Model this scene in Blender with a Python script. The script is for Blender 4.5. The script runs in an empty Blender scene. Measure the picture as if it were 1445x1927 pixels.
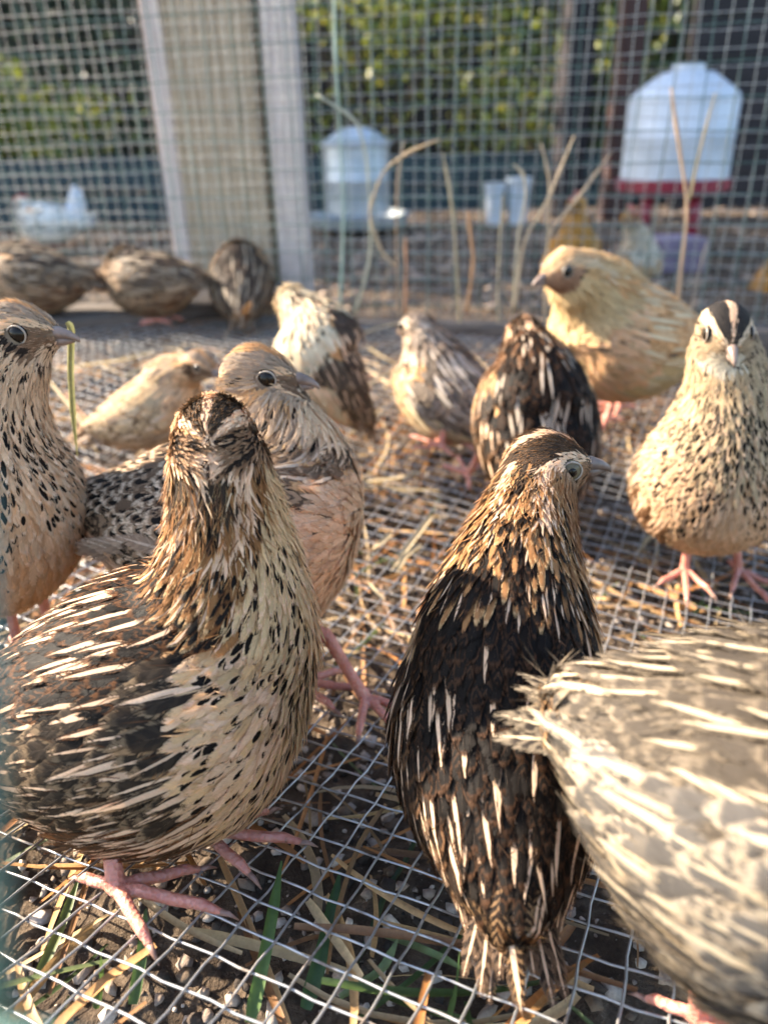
import bpy, bmesh, math, random
import numpy as np
from mathutils import Vector, Matrix, kdtree

rng = np.random.default_rng(7)
random.seed(7)
sc = bpy.context.scene
COL = sc.collection

# ------------------------------------------------------------------ camera
FPX = 1420.0
PITCH, ROLL = math.radians(27.0), 0.025
CZ = 0.30
CAM = np.array([0.0, 0.0, CZ])
_F = np.array([0, math.cos(PITCH), -math.sin(PITCH)])
_U0 = np.array([0, math.sin(PITCH), math.cos(PITCH)])
_R0 = np.array([1.0, 0, 0])
_R = math.cos(ROLL) * _R0 - math.sin(ROLL) * _U0
_U = math.sin(ROLL) * _R0 + math.cos(ROLL) * _U0
cd = bpy.data.cameras.new('camera')
cam = bpy.data.objects.new('camera', cd)
COL.objects.link(cam)
cam.matrix_world = Matrix(((_R[0], _U[0], -_F[0], CAM[0]), (_R[1], _U[1], -_F[1], CAM[1]),
                           (_R[2], _U[2], -_F[2], CAM[2]), (0, 0, 0, 1)))
cd.sensor_fit = 'VERTICAL'
cd.sensor_height = 36.0
cd.sensor_width = 27.0
cd.lens = 36.0 * FPX / 1927.0
cd.clip_start = 0.005
cd.clip_end = 500.0
cd.dof.use_dof = True
cd.dof.focus_distance = 0.275
cd.dof.aperture_fstop = 7.5
sc.camera = cam

# ------------------------------------------------------------------ world, sun, exposure
SUN_AZ, SUN_EL = math.radians(-71), math.radians(33)      # azimuth from +Y towards +X
sun_dir = Vector((math.sin(SUN_AZ) * math.cos(SUN_EL), math.cos(SUN_AZ) * math.cos(SUN_EL), math.sin(SUN_EL)))
w = bpy.data.worlds.new('World')
sc.world = w
w.use_nodes = True
nt = w.node_tree
bg = nt.nodes['Background']
sky = nt.nodes.new('ShaderNodeTexSky')
sky.sky_type = 'NISHITA'
sky.sun_disc = False
sky.sun_elevation = SUN_EL
sky.sun_rotation = SUN_AZ
sky.air_density = 1.0
sky.dust_density = 1.0
sky.ozone_density = 0.8
nt.links.new(sky.outputs[0], bg.inputs[0])
bg.inputs[1].default_value = 0.12
sl = bpy.data.lights.new('sun', 'SUN')
sl.energy = 5.0
sl.angle = math.radians(0.5)
sl.color = (1.0, 0.87, 0.70)
so = bpy.data.objects.new('sun', sl)
COL.objects.link(so)
so.rotation_euler = sun_dir.to_track_quat('Z', 'Y').to_euler()
so.location = (0, 0, 6)
sc.view_settings.view_transform = 'Standard'
sc.view_settings.look = 'None'
sc.view_settings.gamma = 1.0
sc.view_settings.exposure = 2.15
sc.view_settings.use_curve_mapping = False
sc.cycles.use_denoising = True
sc.cycles.transparent_max_bounces = 14
sc.cycles.max_bounces = 6
sc.cycles.use_adaptive_sampling = True
sc.cycles.adaptive_threshold = 0.025
sc.cycles.caustics_reflective = False
sc.cycles.caustics_refractive = False
sc.cycles.sample_clamp_indirect = 8

# ------------------------------------------------------------------ helpers
def at(px, py, Y):
    d = _F + (px - 722.5) / FPX * _R - (py - 963.5) / FPX * _U
    return CAM + d * (Y / d[1])

def floor_z(x, y):
    q = np.minimum(y, 0.66)
    z = CZ - 0.267 - 0.035 * (q - 0.4) + 0.46 * (q - 0.4) ** 2
    t = np.clip((y - 0.66) / 0.3, 0, 1)
    z = z + (0.204 * 0.3) * (t - 0.5 * t * t) * 0.7
    return z - 0.056 * x

def at_floor(px, py, lift=0.0):
    d = _F + (px - 722.5) / FPX * _R - (py - 963.5) / FPX * _U
    t = 0.3 / max(-d[2], 0.05)
    for _ in range(60):
        p = CAM + d * t
        t += 0.7 * ((floor_z(p[0], p[1]) + lift - CZ) / d[2] - t)
    return CAM + d * t

def unit(v):
    v = np.asarray(v, float)
    return v / max(np.linalg.norm(v), 1e-12)

def unitr(v):
    return v / np.maximum(np.linalg.norm(v, axis=-1, keepdims=True), 1e-12)

def tag(o, label=None, cat=None, group=None, kind=None):
    if label: o['label'] = label
    if cat: o['category'] = cat
    if group: o['group'] = group
    if kind: o['kind'] = kind
    return o

def link(name, me, mat=None, parent=None):
    o = bpy.data.objects.new(name, me)
    COL.objects.link(o)
    if mat and not me.materials:
        me.materials.append(mat)
    if parent is not None:
        o.parent = parent
        o.matrix_parent_inverse = parent.matrix_basis.inverted()
    return o

def empty(name, loc=(0, 0, 0)):
    o = bpy.data.objects.new(name, None)
    o.empty_display_size = 0.02
    COL.objects.link(o)
    o.location = loc
    return o

def mesh_np(name, V, F, smooth=True, attrs=None):
    """V (n,3) array; F list of (m,k) index arrays."""
    me = bpy.data.meshes.new(name)
    V = np.ascontiguousarray(V, np.float32)
    if isinstance(F, np.ndarray): F = [F]
    F = [np.asarray(f, np.int32) for f in F if len(f)]
    me.vertices.add(len(V))
    me.vertices.foreach_set('co', V.ravel())
    idx = np.concatenate([f.ravel() for f in F])
    tot = np.concatenate([np.full(len(f), f.shape[1], np.int32) for f in F])
    st = np.concatenate([[0], np.cumsum(tot)[:-1]]).astype(np.int32)
    me.loops.add(len(idx))
    me.loops.foreach_set('vertex_index', idx)
    me.polygons.add(len(tot))
    me.polygons.foreach_set('loop_start', st)
    me.polygons.foreach_set('loop_total', tot)
    if smooth:
        me.polygons.foreach_set('use_smooth', np.ones(len(tot), bool))
    me.update(calc_edges=True)
    for k, a in (attrs or {}).items():
        at_ = me.attributes.new(k, 'FLOAT_COLOR', 'POINT')
        at_.data.foreach_set('color', np.ascontiguousarray(a, np.float32).ravel())
    return me

def tube(path, radii, sides=8, cap=True):
    """tapered tube along a 3D path -> V, F list"""
    P = np.asarray(path, float)
    n = len(P)
    radii = np.broadcast_to(np.asarray(radii, float), (n,))
    T = np.gradient(P, axis=0)
    T = unitr(T)
    ref = np.array([0, 0, 1.0]) if abs(T[0][2]) < 0.8 else np.array([1.0, 0, 0])
    N = unit(np.cross(ref, T[0]))
    V = []
    ang = np.arange(sides) * 2 * math.pi / sides
    for i in range(n):
        N = unit(N - T[i] * np.dot(N, T[i]))
        B = np.cross(T[i], N)
        V.append(P[i] + radii[i] * (np.cos(ang)[:, None] * N + np.sin(ang)[:, None] * B))
    V = np.concatenate(V)
    a = np.arange(sides); b = (a + 1) % sides
    F = np.concatenate([np.stack([i * sides + a, i * sides + b, (i + 1) * sides + b, (i + 1) * sides + a], 1) for i in range(n - 1)])
    Fs = [F]
    if cap:
        V = np.concatenate([V, P[:1], P[-1:]])
        c0, c1 = n * sides, n * sides + 1
        Fs.append(np.concatenate([np.stack([np.full(sides, c0), b, a], 1),
                                  np.stack([np.full(sides, c1), (n - 1) * sides + a, (n - 1) * sides + b], 1)]))
    return V, Fs

def join(parts):
    """parts: list of (V, [F...]) -> V, [tri, quad]"""
    Vs, tri, quad, o = [], [], [], 0
    for V, F in parts:
        for f in (F if isinstance(F, list) else [F]):
            (tri if f.shape[1] == 3 else quad).append(f + o)
        Vs.append(V); o += len(V)
    out = []
    if tri: out.append(np.concatenate(tri))
    if quad: out.append(np.concatenate(quad))
    return np.concatenate(Vs), out

def loft(C, T, Up, rw, ru, rd, sides=24):
    """closed loft of half-ellipse sections; ru above, rd below the centre line"""
    C, T, Up = (np.asarray(x, float) for x in (C, T, Up))
    n = len(C)
    ang = np.arange(sides) * 2 * math.pi / sides
    V = []
    for i in range(n):
        t = unit(T[i]); u = unit(Up[i] - t * np.dot(Up[i], t)); s = np.cross(t, u)
        h = np.where(np.cos(ang) > 0, ru[i], rd[i])
        V.append(C[i] + (np.cos(ang) * h)[:, None] * u + (np.sin(ang) * rw[i])[:, None] * s)
    V = np.concatenate(V)
    a = np.arange(sides); b = (a + 1) % sides
    F = np.concatenate([np.stack([i * sides + b, i * sides + a, (i + 1) * sides + a, (i + 1) * sides + b], 1) for i in range(n - 1)])
    V = np.concatenate([V, C[:1], C[-1:]])
    c0, c1 = n * sides, n * sides + 1
    tri = np.concatenate([np.stack([np.full(sides, c0), a, b], 1),
                          np.stack([np.full(sides, c1), (n - 1) * sides + b, (n - 1) * sides + a], 1)])
    return V, [tri, F]

def remesh(V, F, voxel, smooth_it=6, fac=0.5):
    me = mesh_np('tmp', V, F)
    o = bpy.data.objects.new('tmp', me)
    COL.objects.link(o)
    m = o.modifiers.new('r', 'REMESH'); m.mode = 'VOXEL'; m.voxel_size = voxel
    if smooth_it:
        s = o.modifiers.new('s', 'SMOOTH'); s.iterations = smooth_it; s.factor = fac
    dg = bpy.context.evaluated_depsgraph_get()
    ev = o.evaluated_get(dg)
    me2 = bpy.data.meshes.new_from_object(ev)
    bpy.data.objects.remove(o)
    bpy.data.meshes.remove(me)
    me2.polygons.foreach_set('use_smooth', np.ones(len(me2.polygons), bool))
    return me2

def box(lo, hi):
    lo, hi = np.array(lo, float), np.array(hi, float)
    V = np.array([[(lo, hi)[i][0], (lo, hi)[j][1], (lo, hi)[k][2]] for i in (0, 1) for j in (0, 1) for k in (0, 1)])
    F = np.array([[0, 1, 3, 2], [4, 6, 7, 5], [0, 4, 5, 1], [2, 3, 7, 6], [0, 2, 6, 4], [1, 5, 7, 3]])
    return V, [F]

def bevel_box(name, size, mat, parent=None, loc=(0, 0, 0), rot=(0, 0, 0), bev=0.003, wob=0.0):
    bm = bmesh.new()
    bmesh.ops.create_cube(bm, size=1.0)
    bmesh.ops.scale(bm, vec=size, verts=bm.verts)
    n = max(1, int(max(size) / 0.06))
    if wob:
        ax = [e for e in bm.edges if (e.verts[0].co - e.verts[1].co).length > 0.8 * max(size)]
        bmesh.ops.subdivide_edges(bm, edges=ax, cuts=min(n, 14), use_grid_fill=True)
        for v in bm.verts:
            v.co += Vector((random.uniform(-wob, wob) for _ in range(3)))
    bmesh.ops.bevel(bm, geom=[e for e in bm.edges if len(e.link_faces) == 2 and e.calc_face_angle(0) > 0.8], offset=bev, segments=2, affect='EDGES')
    me = bpy.data.meshes.new(name)
    bm.to_mesh(me); bm.free()
    o = link(name, me, mat, None)
    o.location = loc; o.rotation_euler = rot
    if parent is not None:
        o.parent = parent
    return o

# ------------------------------------------------------------------ materials
class NB:
    def __init__(self, name):
        self.m = bpy.data.materials.new(name)
        self.m.use_nodes = True
        self.t = self.m.node_tree
        self.b = self.t.nodes['Principled BSDF']
        self.out = self.t.nodes['Material Output']
    def n(self, typ, **kw):
        nd = self.t.nodes.new(typ)
        for k, v in kw.items():
            setattr(nd, k, v)
        return nd
    def l(self, a, b): self.t.links.new(a, b)
    def val(self, sock, v):
        if hasattr(v, 'is_output') or isinstance(v, bpy.types.NodeSocket): self.l(v, sock)
        else: sock.default_value = v
    def math(self, op, a, b=0.0, c=None, clamp=False):
        nd = self.n('ShaderNodeMath', operation=op, use_clamp=clamp)
        self.val(nd.inputs[0], a); self.val(nd.inputs[1], b)
        if c is not None: self.val(nd.inputs[2], c)
        return nd.outputs[0]
    def mix(self, f, a, b, blend='MIX'):
        nd = self.n('ShaderNodeMix', data_type='RGBA', blend_type=blend)
        self.val(nd.inputs[0], f)
        for s, v in ((nd.inputs[6], a), (nd.inputs[7], b)):
            if isinstance(v, (tuple, list)): s.default_value = tuple(v) + ((1,) if len(v) == 3 else ())
            else: self.l(v, s)
        return nd.outputs[2]
    def sstep(self, x, lo, hi):
        nd = self.n('ShaderNodeMapRange', interpolation_type='SMOOTHSTEP')
        self.val(nd.inputs[0], x); self.val(nd.inputs[1], lo); self.val(nd.inputs[2], hi)
        return nd.outputs[0]
    def noise(self, vec, scale, detail=3, rough=0.55, dim='3D'):
        nd = self.n('ShaderNodeTexNoise', noise_dimensions=dim)
        if vec is not None: self.l(vec, nd.inputs['Vector'])
        nd.inputs['Scale'].default_value = scale
        nd.inputs['Detail'].default_value = detail
        nd.inputs['Roughness'].default_value = rough
        return nd.outputs['Fac']
    def ramp(self, f, stops):
        nd = self.n('ShaderNodeValToRGB')
        el = nd.color_ramp.elements
        while len(el) < len(stops): el.new(0.5)
        for e, (p, c) in zip(el, stops):
            e.position = p; e.color = tuple(c) + (1,)
        self.l(f, nd.inputs[0])
        return nd.outputs[0]
    def bump(self, h, strength, dist):
        nd = self.n('ShaderNodeBump')
        nd.inputs['Strength'].default_value = strength
        nd.inputs['Distance'].default_value = dist
        self.l(h, nd.inputs['Height'])
        self.l(nd.outputs[0], self.b.inputs['Normal'])
    def obj(self):
        return self.n('ShaderNodeTexCoord').outputs['Object']
    def mapping(self, vec, scale):
        nd = self.n('ShaderNodeMapping')
        self.l(vec, nd.inputs[0]); nd.inputs['Scale'].default_value = scale
        return nd.outputs[0]

def simple(name, c1, c2, scale=40, rough=0.6, bump=0.2, bdist=0.001, metal=0.0, stretch=(1, 1, 1), spec=0.4, detail=4):
    k = NB(name)
    v = k.mapping(k.obj(), stretch)
    f = k.noise(v, scale, detail)
    k.l(k.ramp(f, [(0.3, c1), (0.7, c2)]), k.b.inputs['Base Color'])
    k.b.inputs['Roughness'].default_value = rough
    k.b.inputs['Metallic'].default_value = metal
    k.b.inputs['Specular IOR Level'].default_value = spec
    if bump: k.bump(k.noise(v, scale * 2.5, 4), bump, bdist)
    return k.m

def wood(name, c1, c2, dark, scale, rough=0.8):
    k = NB(name)
    o = k.obj()
    v = k.mapping(o, (1.0, 1.0, 0.12))
    wv = k.n('ShaderNodeTexWave', wave_type='BANDS', bands_direction='X')
    k.l(v, wv.inputs['Vector'])
    wv.inputs['Scale'].default_value = scale
    wv.inputs['Distortion'].default_value = 9.0
    wv.inputs['Detail'].default_value = 3.0
    wv.inputs['Detail Scale'].default_value = 1.6
    f = k.noise(k.mapping(o, (6, 6, 0.6)), 22, 5)
    g = k.noise(o, 9, 4)
    c = k.ramp(wv.outputs['Fac'], [(0.1, c1), (0.8, c2)])
    c = k.mix(k.math('MULTIPLY', k.sstep(f, 0.52, 0.72), 0.6), c, dark)
    c = k.mix(k.math('MULTIPLY', k.sstep(g, 0.5, 0.75), 0.45), c, tuple(0.6 * a + 0.4 * b for a, b in zip(c1, dark)))
    k.l(c, k.b.inputs['Base Color'])
    k.b.inputs['Roughness'].default_value = rough
    k.bump(k.math('ADD', wv.outputs['Fac'], f), 0.5, 0.002)
    return k.m

def feather_material():
    k = NB('feather')
    A = {}
    for nm in ('fbase', 'fmark', 'fedge', 'fpar', 'fuv'):
        A[nm] = k.n('ShaderNodeAttribute', attribute_name=nm)
    suv = k.n('ShaderNodeSeparateColor'); k.l(A['fuv'].outputs['Color'], suv.inputs[0])
    u = k.math('MULTIPLY_ADD', suv.outputs[0], 2.0, -1.0)
    au = k.math('ABSOLUTE', u)
    v = suv.outputs[1]
    seed = suv.outputs[2]
    asp = A['fuv'].outputs['Alpha']
    sp = k.n('ShaderNodeSeparateColor'); k.l(A['fpar'].outputs['Color'], sp.inputs[0])
    hw, v0, v1 = sp.outputs[0], sp.outputs[1], sp.outputs[2]
    # barb coordinate: barbs leave the shaft and sweep towards the tip
    bc = k.math('SUBTRACT', k.math('MULTIPLY', v, asp), k.math('MULTIPLY', au, 0.55))
    cv = k.n('ShaderNodeCombineXYZ')
    k.l(k.math('MULTIPLY', bc, 13.0), cv.inputs[0])
    k.l(k.math('MULTIPLY', u, 0.6), cv.inputs[1])
    k.l(k.math('MULTIPLY', seed, 97.0), cv.inputs[2])
    nz = k.noise(cv.outputs[0], 1.0, 3, 0.7)
    cv2 = k.n('ShaderNodeCombineXYZ')
    k.l(k.math('MULTIPLY', u, 1.4), cv2.inputs[0]); k.l(k.math('MULTIPLY', v, 3.0), cv2.inputs[1]); k.l(k.math('MULTIPLY', seed, 53.0), cv2.inputs[2])
    nb = k.noise(cv2.outputs[0], 1.6, 2)
    # bars
    bw = k.math('SINE', k.math('ADD', k.math('MULTIPLY', bc, 13.0), k.math('MULTIPLY', nb, 7.0)))
    bar = k.math('MULTIPLY', k.sstep(bw, 0.1, 0.5), A['fmark'].outputs['Alpha'])
    col = k.mix(bar, A['fbase'].outputs['Color'], A['fedge'].outputs['Color'])
    # edge
    er = k.math('MAXIMUM', au, k.math('MULTIPLY', k.math('SUBTRACT', v, 0.45), 1.8))
    er = k.math('ADD', er, k.math('MULTIPLY', k.math('SUBTRACT', nz, 0.5), 0.35))
    ed = k.math('MULTIPLY', k.sstep(er, 0.66, 0.80), A['fedge'].outputs['Alpha'])
    col = k.mix(ed, col, A['fedge'].outputs['Color'])
    # mark (shaft streak or tip spot)
    vc = k.math('MULTIPLY', k.math('ADD', v0, v1), 0.5)
    vh = k.math('MAXIMUM', k.math('MULTIPLY', k.math('SUBTRACT', v1, v0), 0.5), 0.02)
    eu = k.math('DIVIDE', au, k.math('MAXIMUM', hw, 0.001))
    ev = k.math('DIVIDE', k.math('SUBTRACT', v, vc), vh)
    rr0 = k.math('SQRT', k.math('ADD', k.math('MULTIPLY', eu, eu), k.math('MULTIPLY', ev, ev)))
    rr0 = k.math('ADD', rr0, k.math('MULTIPLY', k.math('SUBTRACT', nz, 0.5), 0.5))
    m1 = k.math('SUBTRACT', 1.0, k.sstep(rr0, 0.84, 1.02))
    col = k.mix(m1, col, A['fmark'].outputs['Color'])
    # barb-scale tone
    tone = k.math('MULTIPLY_ADD', nz, 0.9, 0.55)
    tone = k.math('MULTIPLY', tone, k.math('MULTIPLY_ADD', seed, 0.34, 0.83))
    tv = k.n('ShaderNodeVectorMath', operation='SCALE'); k.l(col, tv.inputs[0]); k.l(tone, tv.inputs['Scale'])
    k.l(tv.outputs[0], k.b.inputs['Base Color'])
    k.b.inputs['Roughness'].default_value = 0.55
    k.b.inputs['Specular IOR Level'].default_value = 0.12
    k.b.inputs['Sheen Weight'].default_value = 0.0
    k.bump(nz, 0.5, 0.0006)
    tr = k.n('ShaderNodeBsdfTranslucent'); k.l(tv.outputs[0], tr.inputs[0])
    ms = k.n('ShaderNodeMixShader'); ms.inputs[0].default_value = 0.22
    k.l(k.b.outputs[0], ms.inputs[1]); k.l(tr.outputs[0], ms.inputs[2])
    # frayed rim
    rr = k.math('MAXIMUM', au, k.math('MULTIPLY', k.math('SUBTRACT', v, 0.55), 2.2))
    op = k.math('LESS_THAN', k.math('SUBTRACT', rr, k.math('MULTIPLY', k.math('SUBTRACT', nz, 0.5), 2.3)), 0.88)
    tp = k.n('ShaderNodeBsdfTransparent')
    m2s = k.n('ShaderNodeMixShader')
    k.l(op, m2s.inputs[0]); k.l(tp.outputs[0], m2s.inputs[1]); k.l(ms.outputs[0], m2s.inputs[2])
    k.l(m2s.outputs[0], k.out.inputs[0])
    return k.m

def skin_material(name, c1, c2, c3):
    k = NB(name)
    o = k.obj()
    f = k.noise(o, 120, 4)
    vo = k.n('ShaderNodeTexVoronoi'); vo.inputs['Scale'].default_value = 620
    k.l(o, vo.inputs['Vector'])
    col = k.ramp(f, [(0.3, c1), (0.55, c2), (0.75, c3)])
    k.l(col, k.b.inputs['Base Color'])
    k.b.inputs['Roughness'].default_value = 0.42
    k.b.inputs['Subsurface Weight'].default_value = 0.35
    k.b.inputs['Subsurface Radius'].default_value = (0.006, 0.002, 0.001)
    k.b.inputs['Subsurface Scale'].default_value = 0.5
    k.bump(k.math('ADD', vo.outputs['Distance'], k.math('MULTIPLY', f, 0.8)), 0.7, 0.0007)
    dn = k.noise(o, 260, 5, 0.7)
    k.l(k.mix(k.math('MULTIPLY', k.sstep(dn, 0.58, 0.72), 0.65), col, (0.13, 0.075, 0.05)), k.b.inputs['Base Color'])
    return k.m

def attr_material(name, attr='col', rough=0.8, trans=0.0, nscale=300, bump=0.3):
    k = NB(name)
    a = k.n('ShaderNodeAttribute', attribute_name=attr)
    f = k.noise(k.obj(), nscale, 3)
    tv = k.n('ShaderNodeVectorMath', operation='SCALE')
    k.l(a.outputs['Color'], tv.inputs[0]); k.l(k.math('MULTIPLY_ADD', f, 0.8, 0.6), tv.inputs['Scale'])
    k.l(tv.outputs[0], k.b.inputs['Base Color'])
    k.b.inputs['Roughness'].default_value = rough
    if bump: k.bump(f, bump, 0.001)
    if trans:
        tr = k.n('ShaderNodeBsdfTranslucent'); k.l(tv.outputs[0], tr.inputs[0])
        ms = k.n('ShaderNodeMixShader'); ms.inputs[0].default_value = trans
        k.l(k.b.outputs[0], ms.inputs[1]); k.l(tr.outputs[0], ms.inputs[2]); k.l(ms.outputs[0], k.out.inputs[0])
    return k.m

M_FEATHER = feather_material()
M_LEG = skin_material('leg_skin', (0.46, 0.17, 0.12), (0.58, 0.25, 0.18), (0.66, 0.34, 0.26))
M_CLAW = simple('claw_horn', (0.20, 0.11, 0.08), (0.36, 0.22, 0.17), 300, 0.4, 0)
M_BEAK = simple('beak_horn', (0.13, 0.095, 0.075), (0.27, 0.19, 0.15), 200, 0.38, 0.1, 0.0003)
M_IRIS = simple('iris_hazel', (0.09, 0.07, 0.04), (0.16, 0.13, 0.075), 300, 0.25, 0, spec=0.25)
M_EYE = simple('eye_dark', (0.008, 0.006, 0.004), (0.016, 0.010, 0.006), 100, 0.2, 0, spec=0.25)
M_LID = simple('eyelid_skin', (0.26, 0.20, 0.15), (0.40, 0.33, 0.26), 400, 0.5, 0.2, 0.0003)
# ------------------------------------------------------------------ quail
CREAM, BUFF, TAN = (0.77, 0.515, 0.33), (0.57, 0.325, 0.15), (0.40, 0.20, 0.085)
RUF, BRN, GRY, BLK = (0.20, 0.08, 0.028), (0.075, 0.04, 0.02), (0.105, 0.078, 0.052), (0.010, 0.007, 0.005)

def style(**kw):
    d = dict(crown=(0.05, 0.034, 0.022), crown_edge=TAN, stripe=CREAM, brow=CREAM, cheek=(0.30, 0.17, 0.09), cheek_edge=CREAM,
             cheek_dark=0.3, throat=CREAM, nape=(0.27, 0.125, 0.045), nape_edge=(0.60, 0.38, 0.18), nape_spot=0.6, neck=(0.64, 0.44, 0.23), neck_edge=CREAM,
             breast=CREAM, breast2=(0.66, 0.42, 0.20), spot=BLK, spotp=0.6, spot_lo=3.0, belly=(0.76, 0.58, 0.38),
             flank=BRN, flank_mark=CREAM, flank_edge=RUF, back=BLK, back_edge=RUF, back_mark=CREAM, back_p=0.17,
             wing=(0.030, 0.021, 0.014), wing_edge=(0.26, 0.175, 0.10), wing_mark=CREAM, wing_p=0.13, wing_bar=0.06, rump=BRN, napeblack=0.5, flank_p=0.72, wing_spot=0.0)
    d.update(kw)
    return d

ST = {}
ST['hen'] = style()
ST['cock'] = style(crown=(0.045, 0.03, 0.02), cheek=(0.34, 0.19, 0.10), cheek_dark=0.12, throat=(0.26, 0.13, 0.07), nape=(0.34, 0.165, 0.065),
                   napeblack=0.85, flank_p=0.25, nape_spot=0.12, neck=(0.40, 0.19, 0.08), breast=(0.40, 0.24, 0.12), spotp=0.3, back_edge=(0.10, 0.045, 0.02), back_p=0.13,
                   wing=(0.020, 0.014, 0.010), wing_edge=(0.13, 0.065, 0.03), wing_bar=0.03, wing_p=0.16, flank=BLK, rump=(0.026, 0.016, 0.010))
ST['pale'] = style(back=(0.10, 0.08, 0.06), back_edge=(0.36, 0.28, 0.19), back_mark=(0.64, 0.51, 0.34), back_p=0.16, wing=(0.13, 0.115, 0.10),
                   wing_edge=(0.52, 0.42, 0.30), wing_mark=(0.64, 0.51, 0.34), wing_p=0.18, wing_bar=0.0, rump=(0.035, 0.027, 0.022), flank=(0.075, 0.064, 0.055),
                   flank_edge=(0.36, 0.28, 0.19), flank_mark=(0.56, 0.44, 0.29), flank_p=0.3, breast=(0.46, 0.37, 0.26), breast2=(0.4, 0.3, 0.2), belly=(0.42, 0.33, 0.23), spotp=0.2)
ST['tan'] = style(wing_spot=0.75, crown=(0.36, 0.26, 0.18), crown_edge=(0.6, 0.42, 0.26), stripe=BUFF, brow=(0.66, 0.44, 0.26), cheek=(0.20, 0.12, 0.07), cheek_dark=0.5, throat=(0.64, 0.48, 0.33),
                  nape=(0.42, 0.29, 0.19), nape_spot=0.5, neck=(0.66, 0.44, 0.26), neck_edge=(0.74, 0.55, 0.37), breast=(0.68, 0.45, 0.26), breast2=(0.58, 0.34, 0.17), spot=(0.30, 0.16, 0.08),
                  spotp=0.3, belly=(0.70, 0.50, 0.32), back=(0.56, 0.35, 0.18), back_edge=BLK, back_mark=(0.62, 0.46, 0.32), back_p=0.25, wing=(0.54, 0.36, 0.21),
                  wing_edge=BLK, wing_mark=(0.64, 0.5, 0.36), wing_p=0.25, wing_bar=0.75, flank=(0.46, 0.32, 0.2), flank_edge=(0.08, 0.05, 0.03), flank_mark=(0.62, 0.48, 0.34), rump=(0.3, 0.2, 0.13))
ST['tanplain'] = dict(ST['tan'], spotp=0.0, breast=(0.76, 0.50, 0.31), breast2=(0.68, 0.41, 0.23), belly=(0.76, 0.55, 0.37), flank=(0.70, 0.45, 0.27), flank_edge=(0.4, 0.2, 0.1), flank_mark=(0.76, 0.55, 0.38))
ST['tanplain'].update(back=(0.16, 0.10, 0.06), wing=(0.30, 0.19, 0.11), back_edge=(0.5, 0.33, 0.2), wing_spot=0.85)
ST['cockdark'] = dict(ST['cock'], flank_p=0.08, nape=(0.12, 0.06, 0.03), nape_edge=(0.26, 0.17, 0.11), neck=(0.2, 0.1, 0.05), neck_edge=(0.3, 0.2, 0.13), breast=(0.2, 0.11, 0.06), back_p=0.2, back_mark=(0.55, 0.44, 0.33))
ST['sandy'] = dict(ST['tan'], wing_spot=0.35, wing_edge=(0.14, 0.085, 0.045), back_edge=(0.2, 0.12, 0.06), back=(0.52, 0.36, 0.2), wing=(0.6, 0.44, 0.26), nape_spot=0.2, wing_bar=0.3)
ST['tanspot'] = dict(ST['tan'], spot=BLK, spotp=0.8, spot_lo=4.0, belly=(0.62, 0.46, 0.31), nape_spot=0.8, breast=(0.70, 0.49, 0.30), cheek_dark=0.6)
ST['face'] = style(crown=(0.03, 0.026, 0.024), crown_edge=(0.07, 0.055, 0.045), brow=(0.60, 0.46, 0.31), cheek=(0.42, 0.30, 0.18), cheek_dark=0.3, throat=(0.72, 0.62, 0.46), neck=(0.52, 0.38, 0.22),
                   breast=(0.66, 0.445, 0.275), breast2=(0.52, 0.32, 0.17), spotp=0.95, spot_lo=2.8, belly=(0.56, 0.44, 0.27), wing=(0.09, 0.06, 0.04), nape=(0.3, 0.2, 0.11))
ST['buff'] = style(crown=(0.50, 0.31, 0.16), crown_edge=(0.58, 0.40, 0.22), stripe=(0.6, 0.44, 0.27), brow=(0.56, 0.38, 0.22), cheek=(0.36, 0.21, 0.13), cheek_edge=(0.42, 0.26, 0.17), cheek_dark=0.05,
                   throat=(0.40, 0.24, 0.16), nape=(0.5, 0.31, 0.14), nape_edge=(0.6, 0.42, 0.22), nape_spot=0, neck=(0.58, 0.40, 0.20), neck_edge=(0.64, 0.47, 0.26), breast=(0.77, 0.475, 0.275), breast2=(0.68, 0.375, 0.18),
                   spot=(0.5, 0.32, 0.15), spotp=0.2, belly=(0.62, 0.47, 0.28), flank=(0.56, 0.38, 0.18), flank_mark=(0.66, 0.5, 0.3), flank_edge=(0.5, 0.32, 0.14),
                   back=(0.58, 0.31, 0.13), back_edge=(0.36, 0.17, 0.07), back_mark=(0.68, 0.54, 0.34), back_p=0.4, wing=(0.66, 0.375, 0.17), wing_edge=(0.42, 0.20, 0.08), wing_mark=(0.66, 0.52, 0.32), wing_p=0.35, wing_bar=0.4, rump=(0.5, 0.33, 0.15))
ST['drab'] = style(crown=(0.10, 0.075, 0.055), cheek=(0.24, 0.16, 0.1), nape=(0.17, 0.12, 0.08), nape_edge=(0.3, 0.22, 0.15), neck=(0.28, 0.19, 0.12), breast=(0.36, 0.26, 0.17), breast2=(0.30, 0.2, 0.12), spotp=0.2, belly=(0.46, 0.36, 0.25),
                   back=(0.06, 0.043, 0.032), back_edge=(0.15, 0.10, 0.065), back_p=0.3, back_mark=(0.42, 0.33, 0.23), wing=(0.10, 0.073, 0.052), wing_p=0.2, wing_mark=(0.4, 0.31, 0.22), flank=(0.12, 0.08, 0.055), flank_mark=(0.4, 0.3, 0.2))
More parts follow.
